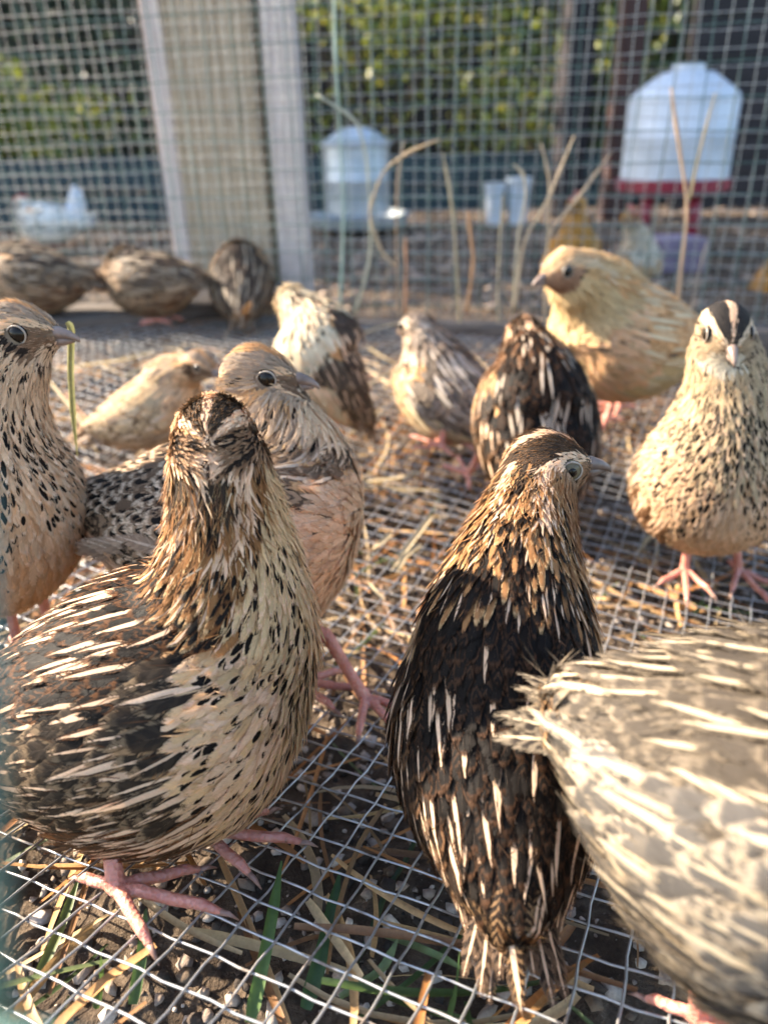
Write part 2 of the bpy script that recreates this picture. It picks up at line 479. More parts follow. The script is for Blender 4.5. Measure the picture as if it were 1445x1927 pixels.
ST['cream'] = style(crown=(0.56, 0.43, 0.27), crown_edge=(0.7, 0.6, 0.44), stripe=(0.7, 0.6, 0.44), brow=(0.7, 0.6, 0.44), cheek=(0.5, 0.38, 0.25), throat=(0.7, 0.6, 0.44), nape=(0.62, 0.5, 0.33), nape_edge=(0.74, 0.64, 0.46), nape_spot=0.03,
                    neck=(0.64, 0.52, 0.35), breast=(0.74, 0.64, 0.46), breast2=(0.6, 0.47, 0.3), spotp=0.1, belly=(0.74, 0.66, 0.5), back=(0.07, 0.048, 0.034), back_edge=(0.18, 0.12, 0.08), wing=(0.07, 0.05, 0.035), flank=(0.62, 0.50, 0.33), flank_edge=(0.5, 0.38, 0.22))
ST['grey'] = style(wing_spot=0.3, flank_p=0.9, crown=(0.26, 0.20, 0.16), crown_edge=(0.42, 0.33, 0.25), stripe=(0.5, 0.4, 0.3), brow=(0.55, 0.46, 0.37), cheek=(0.12, 0.09, 0.07), cheek_dark=0.6, nape=(0.34, 0.25, 0.18), nape_edge=(0.48, 0.38, 0.29), neck=(0.5, 0.4, 0.3),
                   back=(0.11, 0.085, 0.065), back_edge=(0.34, 0.27, 0.21), back_mark=(0.66, 0.57, 0.48), back_p=0.5, wing=(0.13, 0.10, 0.075), wing_edge=(0.4, 0.32, 0.25), wing_bar=0.2, wing_p=0.55, wing_mark=(0.62, 0.54, 0.45), flank=(0.66, 0.5, 0.3), flank_mark=(0.74, 0.62, 0.42), flank_edge=(0.2, 0.12, 0.06), rump=(0.3, 0.22, 0.16))

def nearest_idx(V, P):
    V = V.astype(np.float32); P = P.astype(np.float32)
    c = V.mean(0); V = V - c; P = P - c
    vv = (V * V).sum(1)
    out = np.empty(len(P), np.int64)
    for i in range(0, len(P), 1500):
        out[i:i + 1500] = np.argmin(vv[None] - 2 * P[i:i + 1500] @ V.T, axis=1)
    return out

class Spine:
    def __init__(s): s.q, s.t, s.r, s.d, s.s = [], [], [], [], []
    def add(s, q, t, r, d, sv):
        t = unit(t); d = unit(d - t * np.dot(d, t))
        s.q.append(q); s.t.append(t); s.r.append(r); s.d.append(d); s.s.append(sv)
    def done(s):
        s.q, s.t, s.r, s.d, s.s = (np.array(x) for x in (s.q, s.t, s.r, s.d, s.s))
    def field(self, P):
        D = np.linalg.norm(P[:, None] - self.q[None], axis=2) / self.r[None]
        W = np.maximum(D, 0.05) ** -8.0
        W /= W.sum(1, keepdims=True)
        t = unitr(W @ self.t); d = W @ self.d; q = W @ self.q; s = W @ self.s
        d = unitr(d - t * (d * t).sum(1, keepdims=True))
        v = P - q; v = unitr(v - t * (v * t).sum(1, keepdims=True))
        side = np.cross(t, d)
        return t, s, np.degrees(np.arccos(np.clip((v * d).sum(1), -1, 1))), np.sign((v * side).sum(1))

def plumage(st, s, ph, R, S):
    """per-feather size (mm), lift and pattern from position along (s) and around (ph) the bird"""
    N = len(s)
    A3 = lambda c: np.broadcast_to(np.array(c, float), (N, 3)).copy()
    L = np.full(N, 12.0); W = np.full(N, 5.0); lift = np.full(N, 0.09)
    base = A3(BUFF); mark = A3(CREAM); edge = A3(CREAM)
    hw = np.zeros(N); v0 = np.full(N, 0.05); v1 = np.full(N, 1.0); bar = np.zeros(N); ea = np.zeros(N)
    s = s + 0.06 * (R[:, 0] - 0.5); s = s + np.where(s > 2.2, 0.22, 0) * (R[:, 6] - 0.5); ph = ph + np.where(s < 1.5, 5, 12) * (R[:, 1] - 0.5)
    def put(m, **k):
        for nm, val in k.items():
            a = dict(L=L, W=W, lift=lift, base=base, mark=mark, edge=edge, hw=hw, v0=v0, v1=v1, bar=bar, ea=ea)[nm]
            val = np.asarray(val, float)
            a[m] = val[m] if val.shape[:1] == (N,) else val
    # head
    h = s < 1.08
    put(h, L=2.9 + 1.4 * R[:, 2] + 1.6 * s, W=0.7 + 0.3 * R[:, 3] + 0.3 * np.clip(s, 0, 1), lift=0.07 + 0.12 * R[:, 4])
    m = h & (ph < 40); put(m, base=st['crown'], edge=st['crown_edge'], ea=(R[:, 5] < 0.7) * 0.8)
    m = (s < 1.45) & (ph < 6.5); put(m & h, base=st['stripe'], ea=0)
    m = h & (ph >= 38) & (ph < 58); put(m, base=np.minimum(np.array(st['brow']) * 1.15, 0.85), ea=0)
    m = h & (ph >= 60) & (ph < 118); put(m, base=st['cheek'], edge=st['cheek_edge'], ea=(R[:, 5] < 0.35) * 0.9)
    m = h & (ph >= 66) & (ph < 100) & (s > 0.45) & (R[:, 4] < st['cheek_dark'] * 1.5); put(m, base=(0.03, 0.02, 0.014), ea=0)
    m = h & (ph >= 118); put(m, base=st['throat'], ea=0)
    m = h & (ph >= 118) & (R[:, 5] < st['cheek_dark'] * 0.5); put(m, base=(0.05, 0.03, 0.02))
    m = h & (s < 0.12); put(m, L=2.0, W=0.9)
    # neck
    n = (s >= 1.08) & (s < 2.05)
    k = np.clip((s - 1.08) / 0.97, 0, 1)
    put(n, L=6.5 + 6.0 * k + 3 * R[:, 2], W=1.05 + 2.0 * k + 0.7 * R[:, 3], lift=0.08 + 0.13 * R[:, 4])
    m = n & (ph < 75); put(m, base=st['nape'], edge=st['nape_edge'], ea=(R[:, 5] < 0.6) * 0.9, mark=BLK, hw=(R[:, 4] < st['nape_spot']) * 0.6, v0=0.35, v1=0.75)
    m = n & (ph < 75) & (R[:, 2] < st['napeblack'] * k); put(m, base=st['back'], edge=st['back_edge'], ea=0.6)
    m = n & (ph < 75) & (R[:, 3] < 0.22) & (k > 0.2); put(m, mark=st['back_mark'], hw=0.40, v0=-0.1, v1=1.15)
    m = n & (ph >= 75); put(m, base=st['neck'], edge=st['neck_edge'], ea=(R[:, 5] < 0.5) * 0.9, mark=st['spot'], hw=(R[:, 4] < st['spotp'] * (0.55 + 0.4 * k)) * 0.75, v0=0.35, v1=0.85)
    m = n & (s < 1.55) & ((ph < 7) | ((ph > 40) & (ph < 58))) & (R[:, 2] < 0.8); put(m, base=st['stripe'], ea=0, hw=0)
    m = n & (s < 1.32) & (ph > 9) & (ph < 38) & (R[:, 2] < 0.75); put(m, base=st['crown'], hw=0)
    # body: breast and belly
    b = s >= 2.05
    m = b & (ph >= np.where(s < 2.26, 70, 92))
    j = np.clip((s - 2.05) / 1.4, 0, 1)
    bl = R[:, 3][:, None]
    put(m, L=11 + 5 * j + 2 * R[:, 2], W=3.7 + 1.6 * j, lift=0.07 + 0.05 * R[:, 4], base=np.array(st['breast']) * (1 - bl) + np.array(st['breast2']) * bl,
        edge=st['neck_edge'], ea=(R[:, 5] < 0.5) * 0.7)
    m = b & (ph >= np.where(s < 2.26, 70, 92)) & (s < st['spot_lo']) & (ph < 172 - 50 * np.clip((s - 2.2), 0, 1)) & (R[:, 4] < st['spotp']); put(m, mark=st['spot'], hw=0.45 + 0.5 * R[:, 2], v0=0.30, v1=0.62 + 0.18 * R[:, 5])
    m = b & (ph >= 132) & (s > 2.75) & (st['spot_lo'] < 3.9); put(m, base=st['belly'], L=13 + 4 * R[:, 2], W=5.0, lift=0.12, hw=0, ea=0)
    # flank: long cream streaks edged dark
    m = b & (ph >= 94) & (ph < 140) & (s > 2.5) & (s < 3.8)
    put(m, L=22 + 8 * R[:, 2], W=4.4 + R[:, 3], lift=0.08 + 0.05 * R[:, 4], base=st['flank'], edge=st['flank_edge'], ea=(R[:, 5] < 0.35) * 0.9, bar=(R[:, 5] > 0.6) * 0.5,
        mark=st['flank_mark'], hw=np.where(R[:, 4] < st['flank_p'], 0.40 + 0.2 * R[:, 3], 0), v0=-0.1, v1=1.15)
    # back
    m = b & (ph < 60)
    put(m, L=14 + 4 * R[:, 2], W=5.8 + 1.5 * R[:, 3], lift=0.10 + 0.06 * R[:, 4], base=st['back'], edge=st['back_edge'], ea=(R[:, 5] < 0.45) * 0.6, bar=(R[:, 5] > 0.7) * 0.4)
    q = m & (R[:, 4] < st['back_p'])
    put(q, L=22 + 8 * R[:, 2], W=3.3 + 0.8 * R[:, 3], mark=st['back_mark'], hw=0.44 + 0.14 * R[:, 3], v0=0.0, v1=1.15, lift=0.10)
    # wing
    m = b & (ph >= 60) & (ph < 98) & (s > 2.32) & (s < 3.75)
    put(m, L=17 + 4 * R[:, 2], W=9.4 + 1.6 * R[:, 3], lift=0.12 + 0.05 * R[:, 4], base=st['wing'], edge=st['wing_edge'], ea=np.where(R[:, 5] < 0.8, 0.85, 0.2), bar=st['wing_bar'],
        mark=st['wing_mark'], hw=np.where(R[:, 4] < st['wing_p'], 0.26, np.where(R[:, 4] < 0.6, 0.10, 0)), v0=-0.1, v1=1.15)
    m = m & (R[:, 4] < st['wing_p'] * 0.6); put(m, L=24 + 5 * R[:, 2], W=4.6, hw=0.5, lift=0.15)
    if st['wing_spot']:
        m = b & (ph < 95) & (s > 2.55) & (R[:, 4] < st['wing_spot'])
        put(m, L=13 + 4 * R[:, 2], W=6.5 + R[:, 3], mark=st['wing_edge'], hw=0.55 + 0.35 * R[:, 2], v0=0.28, v1=0.80, bar=0.0, edge=st['neck_edge'], ea=0.85)
    # rump
    m = b & (s >= 3.6) & (ph < 100)
    put(m, L=25 + 6 * R[:, 2], W=5.8, base=st['rump'], edge=BUFF, ea=(R[:, 5] < 0.3) * 0.8, bar=0.4, mark=st['back_mark'], hw=(R[:, 4] < 0.22) * 0.35)
    sz = S * 0.001
    return L * sz, W * sz, lift, base, mark, edge, hw, v0, v1, bar, ea

def spacing(s, ph):
    sp = np.where(s < 1.05, 0.95, np.where(s < 2.05, 1.1 + 1.5 * np.clip(s - 1.05, 0, 1), 2.9))
    sp = np.where((s >= 2.05) & (ph < 60), 3.9, sp)
    sp = np.where((s >= 2.3) & (ph >= 60) & (ph < 96), 4.9, sp)
    sp = np.where((s >= 2.75) & (ph >= 132), 3.6, sp)
    return sp

ROWS = np.array([0.0, 0.22, 0.5, 0.78, 1.0])
PROF = np.array([0.42, 0.88, 1.0, 0.80, 0.22])

def build_feathers(BV, BN, flowV, p, d, n, L, W, lift, pat, RR, conform=True, cols=3):
    """feather blades rooted at p running along d over the body surface -> V (N,k,3), F, attrs"""
    N = len(p)
    rows, prof = (ROWS, PROF) if cols == 3 else (np.array([0.0, 0.5, 1.0]), np.array([0.8, 1.0, 0.08]))
    K = len(rows)
    pos = p - d * (L * 0.12)[:, None]
    cen, nor, dirs = [pos], [n], [d]
    for k in range(1, K):
        ds = (rows[k] - rows[k - 1]) * L
        pos = pos + d * ds[:, None]
        if conform:
            i = nearest_idx(BV, pos)
            nn = BN[i]
            ok = ((nn * n).sum(1, keepdims=True) > 0.5)
            pos = np.where(ok, pos - nn * ((pos - BV[i]) * nn).sum(1, keepdims=True), pos)
            nn = np.where(ok, unitr(0.5 * n + nn), n)
            d = np.where(ok, unitr(0.75 * d + 0.25 * flowV[i]), d); d = unitr(d - nn * (d * nn).sum(1, keepdims=True))
            n = nn
        cen.append(pos); nor.append(n); dirs.append(d)
    cen, nor, dirs = (np.stack(x, 1) for x in (cen, nor, dirs))
    sid = np.cross(nor, dirs)
    h = 0.0004 + lift[:, None] * L[:, None] * rows[None] ** 1.3 + 0.0006 * RR[:, 6:7]
    cen = cen + nor * h[..., None]
    hw = 0.5 * W[:, None] * prof[None]
    us = np.array([-1.0, 0, 1.0]) if cols == 3 else np.array([-1.0, 1.0])
    V = cen[:, :, None] + sid[:, :, None] * (hw[:, :, None] * us)[..., None] - nor[:, :, None] * (hw[:, :, None] * np.abs(us) * 0.22)[..., None]
    V = V.reshape(N, K * cols, 3)
    f = []
    for r in range(K - 1):
        for c in range(cols - 1):
            a = r * cols + c
            f.append([a, a + 1, a + cols + 1, a + cols])
    f = np.array(f)
    base, mark, edge, mhw, v0, v1, bar, ea = pat
    M = K * cols
    rep = lambda a: np.repeat(a[:, None], M, 1)
    cat = lambda c, a: rep(np.concatenate([c, a[:, None]], 1))
    fuv = np.zeros((N, K, cols, 4))
    fuv[..., 0] = us * 0.5 + 0.5
    fuv[..., 1] = rows[None, :, None]
    fuv[..., 2] = RR[:, 7][:, None, None]
    fuv[..., 3] = (L / W)[:, None, None] * 1.0
    A = dict(fbase=cat(base, np.ones(N)), fmark=cat(mark, bar), fedge=cat(edge, ea),
             fpar=cat(np.stack([mhw, v0, v1], 1), np.ones(N)), fuv=fuv.reshape(N, M, 4))
    return V, f, A

def flatten(V, f, A):
    N, M = V.shape[:2]
    F = (f[None] + (np.arange(N) * M)[:, None, None]).reshape(-1, 4)
    return V.reshape(-1, 3), F, {k: a.reshape(-1, 4) for k, a in A.items()}

def merge(sets):
    Vs, Fs, As, o = [], [], {}, 0
    for V, f, A in sets:
        v, F, a = flatten(V, f, A)
        Vs.append(v); Fs.append(F + o); o += len(v)
        for k in a: As.setdefault(k, []).append(a[k])
    return np.concatenate(Vs), np.concatenate(Fs), {k: np.concatenate(x) for k, x in As.items()}

def make_leg(parent, hip, foot, toe_dir, S, near, mat=None):
    up = np.array([0, 0, 1.0])
    td = unit([toe_dir[0], toe_dir[1], 0]); sd = np.cross(up, td)
    foot = np.asarray(foot, float)
    v = 0.0007 if near else 0.0012
    ank = foot + unit(0.35 * unit(np.asarray(hip) - foot) + 0.65 * (up * 0.9 - td * 0.35)) * 0.034 * S
    pal = foot + up * 0.0045 * S
    parts = [tube([hip, 0.5 * (np.asarray(hip) + ank) , ank, ank * 0.9 + pal * 0.1, 0.5 * (ank + pal), pal], np.array([8, 5.0, 3.3, 2.8, 2.45, 2.8]) * S * 0.001, 10)]
    parts.append(tube([pal - td * 0.003 * S, pal, pal + td * 0.003 * S], np.array([1.6, 3.0, 1.6]) * S * 0.001, 10))
    claws = []
    for ang, ln in ((-36, 23), (4, 31), (42, 23), (172, 14)):
        a = math.radians(ang)
        dr = td * math.cos(a) + sd * math.sin(a)
        ln = ln * 0.001 * S
        P = []
        for t, z in ((0, 4.2), (0.25, 5.0), (0.55, 3.6), (0.82, 3.6), (1.0, 1.6)):
            q = foot + dr * ln * t
            base_z = floor_z(q[0], q[1]) if abs(foot[2] - floor_z(foot[0], foot[1])) < 0.02 else foot[2]
            q[2] = base_z + z * 0.001 * S
            P.append(q)
        parts.append(tube(P, np.array([2.1, 1.95, 1.85, 1.75, 1.05]) * S * 0.001, 8))
        tip = P[-1]
        claws.append(tube([tip - dr * 0.0012, tip + dr * 0.0022 * S - up * 0.0003, tip + dr * 0.0050 * S - up * 0.0022 * S], np.array([1.05, 0.8, 0.15]) * S * 0.001, 6))
    V, F = join(parts)
    o = link('leg', remesh(V, F, v, 3), mat or M_LEG, parent)
    for V, F in claws:
        if near: link('claw', mesh_np('claw', V, F), M_CLAW, o)
    return o

def quail(B, axis, H, hd, st, label, feet=(), S=1.0, fat=1.0, detail=1.0, solo=0, body_roll=0.0, neck_fwd=0.25, nsc=1.0, group='quail in the pen', eye_mat=None, tail=1.0, toe=None, head_s=1.0, prim=True, tail_w=7.5, fluff=1.0):
    st_ = ST[st]
    mm = 0.001 * S
    B = np.asarray(B, float); H = np.asarray(H, float)
    a = unit(axis); hd = unit(hd)
    wup = np.array([0, 0, 1.0])
    up = unit(wup - a * np.dot(wup, a))
    if abs(a[2]) > 0.93: up = unit(-hd - a * np.dot(-hd, a))
    if body_roll:
        sd = np.cross(a, up); up = unit(up * math.cos(body_roll) + sd * math.sin(body_roll))
    hup = unit(wup - hd * np.dot(wup, hd))
    base = feet[0] if feet else (B[0], B[1], floor_z(B[0], B[1]))
    root = empty('quail', tuple(np.mean([f for f in feet], axis=0)) if feet else tuple(base))
    tag(root, label, 'quail', group)
    # --- continuous body
    xs = np.array([-62, -55, -45, -31, -14, 4, 20, 33, 43, 49.0])
    rw = np.array([4, 10, 18, 28, 35.5, 38, 36.5, 31, 21, 7]) * fat
    ru = np.array([4, 8, 14, 21.5, 28, 31, 30.5, 27, 19, 6]) * fat
    rd = np.array([4, 10, 18, 28, 35, 37.5, 36, 30, 20, 6]) * fat
    cz = np.array([8, 6, 3, 1, 0, 0, 0.5, 2, 4, 5.0])
    C = B + np.outer(xs * mm, a) + np.outer(cz * mm, up)
    parts = [loft(C, np.repeat(a[None], len(xs), 0), np.repeat(up[None], len(xs), 0), rw * mm, ru * mm, rd * mm)]
    N0 = B + a * 20 * mm + up * 6 * mm
    dist = np.linalg.norm(H - N0)
    He = H - hup * 2 * mm - hd * 3 * mm
    c1 = N0 + unit(wup * 1.0 + a * neck_fwd) * dist * 0.45
    ts = np.linspace(0, 1, 9)
    bez = np.array([(1 - t) ** 2 * N0 + 2 * t * (1 - t) * c1 + t * t * He for t in ts])
    dbz = np.array([2 * (1 - t) * (c1 - N0) + 2 * t * (He - c1) for t in ts])
    nr = np.interp(ts, [0, 0.25, 0.5, 0.75, 1], [29, 25, 19.5, 14.5, 11.5]) * nsc
    diagb, diagh = up - a, hup - hd
    dors = np.array([unit(diagb * (1 - t) + diagh * t) for t in ts])
    parts.append(loft(bez, dbz, dors, nr * mm, nr * mm, nr * 1.02 * mm, 20))
    hx = np.array([-15, -12.5, -7, 0, 7, 12, 15.5])
    hm = mm * head_s
    Ch = H + np.outer(hx * hm, hd)
    parts.append(loft(Ch, np.repeat(hd[None], 7, 0), np.repeat(hup[None], 7, 0), np.array([2.5, 7.5, 11, 11.6, 9.3, 6.2, 2.6]) * hm,
                      np.array([2.5, 8, 12.6, 13.8, 10.2, 5.4, 2]) * hm, np.array([2.5, 8, 11, 11, 9.3, 6.4, 2.6]) * hm, 20))
    V, F = join(parts)
    me = remesh(V, F, (0.0022 if detail >= 0.7 else 0.003) * S, 7)
    me.name = 'body'
    k = len(me.vertices)
    BV = np.empty(k * 3, np.float32); me.vertices.foreach_get('co', BV); BV = BV.reshape(-1, 3).astype(float)
    BN = np.empty(k * 3, np.float32); me.vertices.foreach_get('normal', BN); BN = BN.reshape(-1, 3).astype(float)
    # --- spine field
    sp = Spine()
    for x in (14, 8, 2, -4, -9):
        sp.add(H + hd * x * hm, -hd, 11 * hm, hup, (14 - x) / 23.0)
    for t in (0.85, 0.7, 0.55, 0.4, 0.25, 0.12):
        q = (1 - t) ** 2 * N0 + 2 * t * (1 - t) * c1 + t * t * He
        tg = -(2 * (1 - t) * (c1 - N0) + 2 * t * (He - c1))
        sp.add(q, tg, np.interp(t, ts, nr) * mm, unit(diagb * (1 - t) + diagh * t), 1.0 + (0.9 - t) / 0.66)
    for x in (30, 14, 2, -10, -22, -34, -46, -58):
        sp.add(B + a * x * mm + up * np.interp(x, xs, cz) * mm, -a, np.interp(x, xs, rw) * mm, up, 2 + (30 - x) / 88.0 * 2)
    sp.done()
    def chest_fix(Q, s_, ph_):
        f_ = np.clip(((Q - B) @ a / mm - 20) / 14, 0, 1) * np.clip((26 * fat - (Q - B) @ up / mm) / 10, 0, 1) * np.clip((s_ - 1.7) / 0.2, 0, 1)
        return np.maximum(ph_, ph_ * (1 - f_) + 118 * f_)
    flowV, sV, phV, _ = sp.field(BV)
    phV = chest_fix(BV, sV, phV)
    flowV = unitr(flowV - BN * (flowV * BN).sum(1, keepdims=True))
    bodm = ST_MAT.get(st)
    if bodm is None:
        c = np.array(st_['breast']) * 0.5
        bodm = ST_MAT[st] = simple('down_' + st, tuple(c * 0.35), tuple(c * 0.7), 220, 0.9, 0.3, 0.0005)
    link('body', me, bodm, root)
    # --- scatter feather roots
    me.calc_loop_triangles()
    tri = np.empty(len(me.loop_triangles) * 3, np.int32); me.loop_triangles.foreach_get('vertices', tri); tri = tri.reshape(-1, 3)
    ta = 0.5 * np.linalg.norm(np.cross(BV[tri[:, 1]] - BV[tri[:, 0]], BV[tri[:, 2]] - BV[tri[:, 0]]), axis=1)
    dz = 1.0 / math.sqrt(detail)
    spv = spacing(sV, phV) * mm * dz
    wt = ta / spv[tri].mean(1) ** 2
    nc = int(wt.sum() * 2.6)
    ti = rng.choice(len(tri), nc, p=wt / wt.sum())
    r1, r2 = rng.random(nc), rng.random(nc)
    fl = r1 + r2 > 1; r1[fl] = 1 - r1[fl]; r2[fl] = 1 - r2[fl]
    P = BV[tri[ti, 0]] * (1 - r1 - r2)[:, None] + BV[tri[ti, 1]] * r1[:, None] + BV[tri[ti, 2]] * r2[:, None]
    NN = unitr(BN[tri[ti]].mean(1))
    d, s, ph, side = sp.field(P)
    ph = chest_fix(P, s, ph)
    rad = spacing(s, ph) * mm * dz * 0.74
    keep = []
    cell = rad.max()
    grid = {}
    ks = np.floor(P / cell).astype(int)
    for i in range(nc):
        kx, ky, kz = ks[i]; ok = True; pi = P[i]; ri = rad[i] ** 2
        for x in (kx - 1, kx, kx + 1):
            for y in (ky - 1, ky, ky + 1):
                for z in (kz - 1, kz, kz + 1):
                    for j in grid.get((x, y, z), ()):
                        q = P[j]
                        if (q[0] - pi[0]) ** 2 + (q[1] - pi[1]) ** 2 + (q[2] - pi[2]) ** 2 < ri:
                            ok = False; break
                    if not ok: break
                if not ok: break
            if not ok: break
        if ok:
            grid.setdefault((kx, ky, kz), []).append(i); keep.append(i)
    keep = np.array(keep)
    eyes = [H + hd * 4.6 * hm + hup * 2.6 * hm + np.cross(hd, hup) * sg * 9.7 * hm for sg in (-1, 1)]
    ok = np.ones(len(keep), bool)
    for e in eyes: ok &= np.linalg.norm(P[keep] - e, axis=1) > 4.0 * hm
    ok &= np.linalg.norm(P[keep] - (H + hd * 15.5 * hm), axis=1) > 3.0 * hm
    keep = keep[ok]
    P, NN, d, s, ph = P[keep], NN[keep], d[keep], s[keep], ph[keep]
    N = len(P)
    R = rng.random((N, 8))
    # patchy tone: low-frequency jumble of the random numbers keeps look-alike feathers in rows
    d = unitr(d - NN * (d * NN).sum(1, keepdims=True))
    jit = rng.normal(0, 0.16, N)[:, None] * np.where(s < 1.2, 0.7, np.where(s < 2.05, 1.1, 0.8 * fluff))[:, None]
    d = unitr(d + np.cross(NN, d) * jit)
    L, W, lift, base_c, mark, edge, hw, v0, v1, bar, ea = plumage(st_, s, ph, R, S)
    W *= dz ** 0.8; L *= dz ** 0.3; lift = lift * np.where(s > 2.0, fluff, np.where(s < 1.2, 0.75, 1.0))
    if detail < 0.7:
        pass
    small = s < 1.6 if detail >= 0.7 else s < 2.05
    sets = []
    solo_set = None
    for m, conf, cols in ((small, False, 2), (~small, True, 3)):
        if not m.any(): continue
        pat = (base_c[m], mark[m], edge[m], hw[m], v0[m], v1[m], bar[m], ea[m])
        vs = build_feathers(BV, BN, flowV, P[m], d[m], NN[m], L[m], W[m], lift[m], pat, R[m], conf, cols)
        if solo and cols == 3:
            face = (NN[m] * unitr(CAM - P[m])).sum(1) > 0.1
            size = L[m] * W[m] * face
            o_ = np.argsort(-size)[:solo]
            msk = np.zeros(m.sum(), bool); msk[o_] = True
            solo_set = (vs[0][msk], vs[1], {kk: aa[msk] for kk, aa in vs[2].items()})
            vs = (vs[0][~msk], vs[1], {kk: aa[~msk] for kk, aa in vs[2].items()})
        sets.append(vs)
    if detail >= 1.0:
        ms = rng.choice(N, min(N, 4200), replace=False)
        ms = ms[s[ms] > 1.1]
        dj = unitr(d[ms] + np.cross(NN[ms], d[ms]) * rng.normal(0, 0.35, len(ms))[:, None])
        off = np.cross(NN[ms], dj) * (rng.uniform(-0.5, 0.5, len(ms)) * W[ms])[:, None] + dj * (L[ms] * rng.uniform(0.2, 0.6, len(ms)))[:, None]
        kk_ = rng.uniform(0.9, 1.5, (len(ms), 1))
        cb = np.clip((0.75 * base_c[ms] + 0.25 * np.array(st_['back_edge'])) * kk_, 0, 0.8)
        z1 = np.zeros(len(ms))
        idx = nearest_idx(BV, P[ms] + off); nn_ = BN[idx]
        pp_ = P[ms] + off; pp_ = pp_ - nn_ * ((pp_ - BV[idx]) * nn_).sum(1, keepdims=True) + nn_ * (lift[ms] * L[ms] * 0.5)[:, None]
        sets.append(build_feathers(BV, BN, flowV, pp_, dj, nn_, rng.uniform(2.5, 6.0, len(ms)) * mm * fluff, rng.uniform(0.28, 0.5, len(ms)) * mm, rng.uniform(0.08, 0.3, len(ms)) * fluff, (cb, cb, cb, z1, z1, z1, z1, z1), R[ms], False, 2))
    # --- tail fan and folded primaries
    qp, qd, qn, qL, qW, qm = [], [], [], [], [], []
    troot = B - a * 47 * mm + up * 7 * mm
    side = np.cross(a, up)
    for i in range(10):
        u = (i - 4.5) / 4.5
        dv = unit(-a - up * (0.05 + 0.2 * abs(u)) + side * (u * 0.26 + rng.normal(0, 0.06)) + up * rng.normal(0, 0.05))
        qp.append(troot + side * u * 7 * mm - up * abs(u) * 3 * mm + up * 0.6 * mm * (i % 2)); qd.append(dv); qn.append(unit(up - dv * np.dot(up, dv) + side * u * 0.4)); qL.append(34 * tail * rng.uniform(0.8, 1.1)); qW.append(tail_w)
    for sg in ((-1, 1) if prim else ()):
        for i in range(6):
            pp = B - a * (8 + 4 * i) * mm + side * sg * (33 - 2.4 * i) * fat * mm * 1.04 + up * (6 - 3.0 * i + 4) * mm
            dv = unit(-a - side * sg * 0.34 + up * 0.05)
            nn = unit(side * sg * 0.9 + up * 0.5); nn = unit(nn - dv * np.dot(nn, dv))
            qp.append(pp); qd.append(dv); qn.append(nn); qL.append(36 + 2 * i); qW.append(8.0)
    qp, qd, qn = np.array(qp), np.array(qd), np.array(qn)
    nq = len(qp); RQ = rng.random((nq, 8))
    one = np.ones(nq)
    c3 = lambda c: np.repeat(np.array(c, float)[None], nq, 0)
    qs = build_feathers(BV, BN, flowV, qp, qd, qn, np.array(qL) * mm, np.array(qW) * mm, np.full(nq, 0.02), (c3(st_['rump']), c3(st_['back_mark']), c3(np.array(st_['back_edge']) * 0.6 + np.array(st_['back_mark']) * 0.2), one * 0.14, one * -0.3, one * 1.3, one * 0.5, one * 0.5), RQ, False, 3)
    if solo:
        for (V_, f_, A_) in (qs, solo_set):
            for i in range(len(V_)):
                mf = mesh_np('feather', V_[i], f_, True, {kk: aa[i] for kk, aa in A_.items()})
                link('feather', mf, M_FEATHER, root)
    else:
        sets.append(qs)
    V, F, A = merge(sets)
    o = link('plumage', mesh_np('plumage', V, F, True, A), M_FEATHER, root)
    o['kind'] = 'stuff'
    # --- beak, eyes
    bb = H + hd * 12.5 * hm - hup * 0.2 * hm
    up_b = [bb - hd * 2 * hm + hup * 0.4 * hm, bb + hd * 3 * hm + hup * 0.5 * hm, bb + hd * 6.8 * hm - hup * 0.6 * hm, bb + hd * 9.6 * hm - hup * 2.2 * hm, bb + hd * 10.4 * hm - hup * 3.6 * hm]
    lo_b = [bb - hd * 2 * hm - hup * 2.4 * hm, bb + hd * 4 * hm - hup * 2.6 * hm, bb + hd * 8.2 * hm - hup * 3.0 * hm]
    bk = link('beak', mesh_np('beak', *tube(up_b, np.array([3.1, 2.5, 1.7, 0.95, 0.25]) * hm, 10)), M_BEAK, root)
    link('lower_beak', mesh_np('lower_beak', *tube(lo_b, np.array([2.4, 1.9, 0.5]) * hm, 8)), M_BEAK, bk)
    for e, sg in zip(eyes, (-1, 1)):
        sdv = np.cross(hd, hup) * sg
        V, F = loft(np.array([e + sdv * x * hm for x in (-3, -2, -0.5, 0.8, 1.6, 1.95)]), np.repeat(sdv[None], 6, 0), np.repeat(hup[None], 6, 0),
                    np.array([1, 3.1, 3.8, 3.4, 2.0, 0.6]) * hm, np.array([1, 3.1, 3.8, 3.4, 2.0, 0.6]) * hm, np.array([1, 3.1, 3.8, 3.4, 2.0, 0.6]) * hm, 18)
        eo = link('eye', mesh_np('eye', V, F), eye_mat or M_EYE, root)
        if eye_mat:
            V, F = loft(np.array([e + sdv * x * hm for x in (0.6, 1.5, 1.95, 2.2)]), np.repeat(sdv[None], 4, 0), np.repeat(hup[None], 4, 0), *([np.array([1.9, 1.9, 1.3, 0.3]) * hm] * 3), 16)
            link('pupil', mesh_np('pupil', V, F), M_EYE, eo)
        ring = []
        for t in np.linspace(0, 2 * math.pi, 21):
            ring.append(e + sdv * 0.75 * hm + hd * math.cos(t) * 3.65 * hm + hup * math.sin(t) * 3.4 * hm)
        link('eyelid', mesh_np('eyelid', *tube(ring, 0.34 * hm, 6, False)), M_LID, eo)
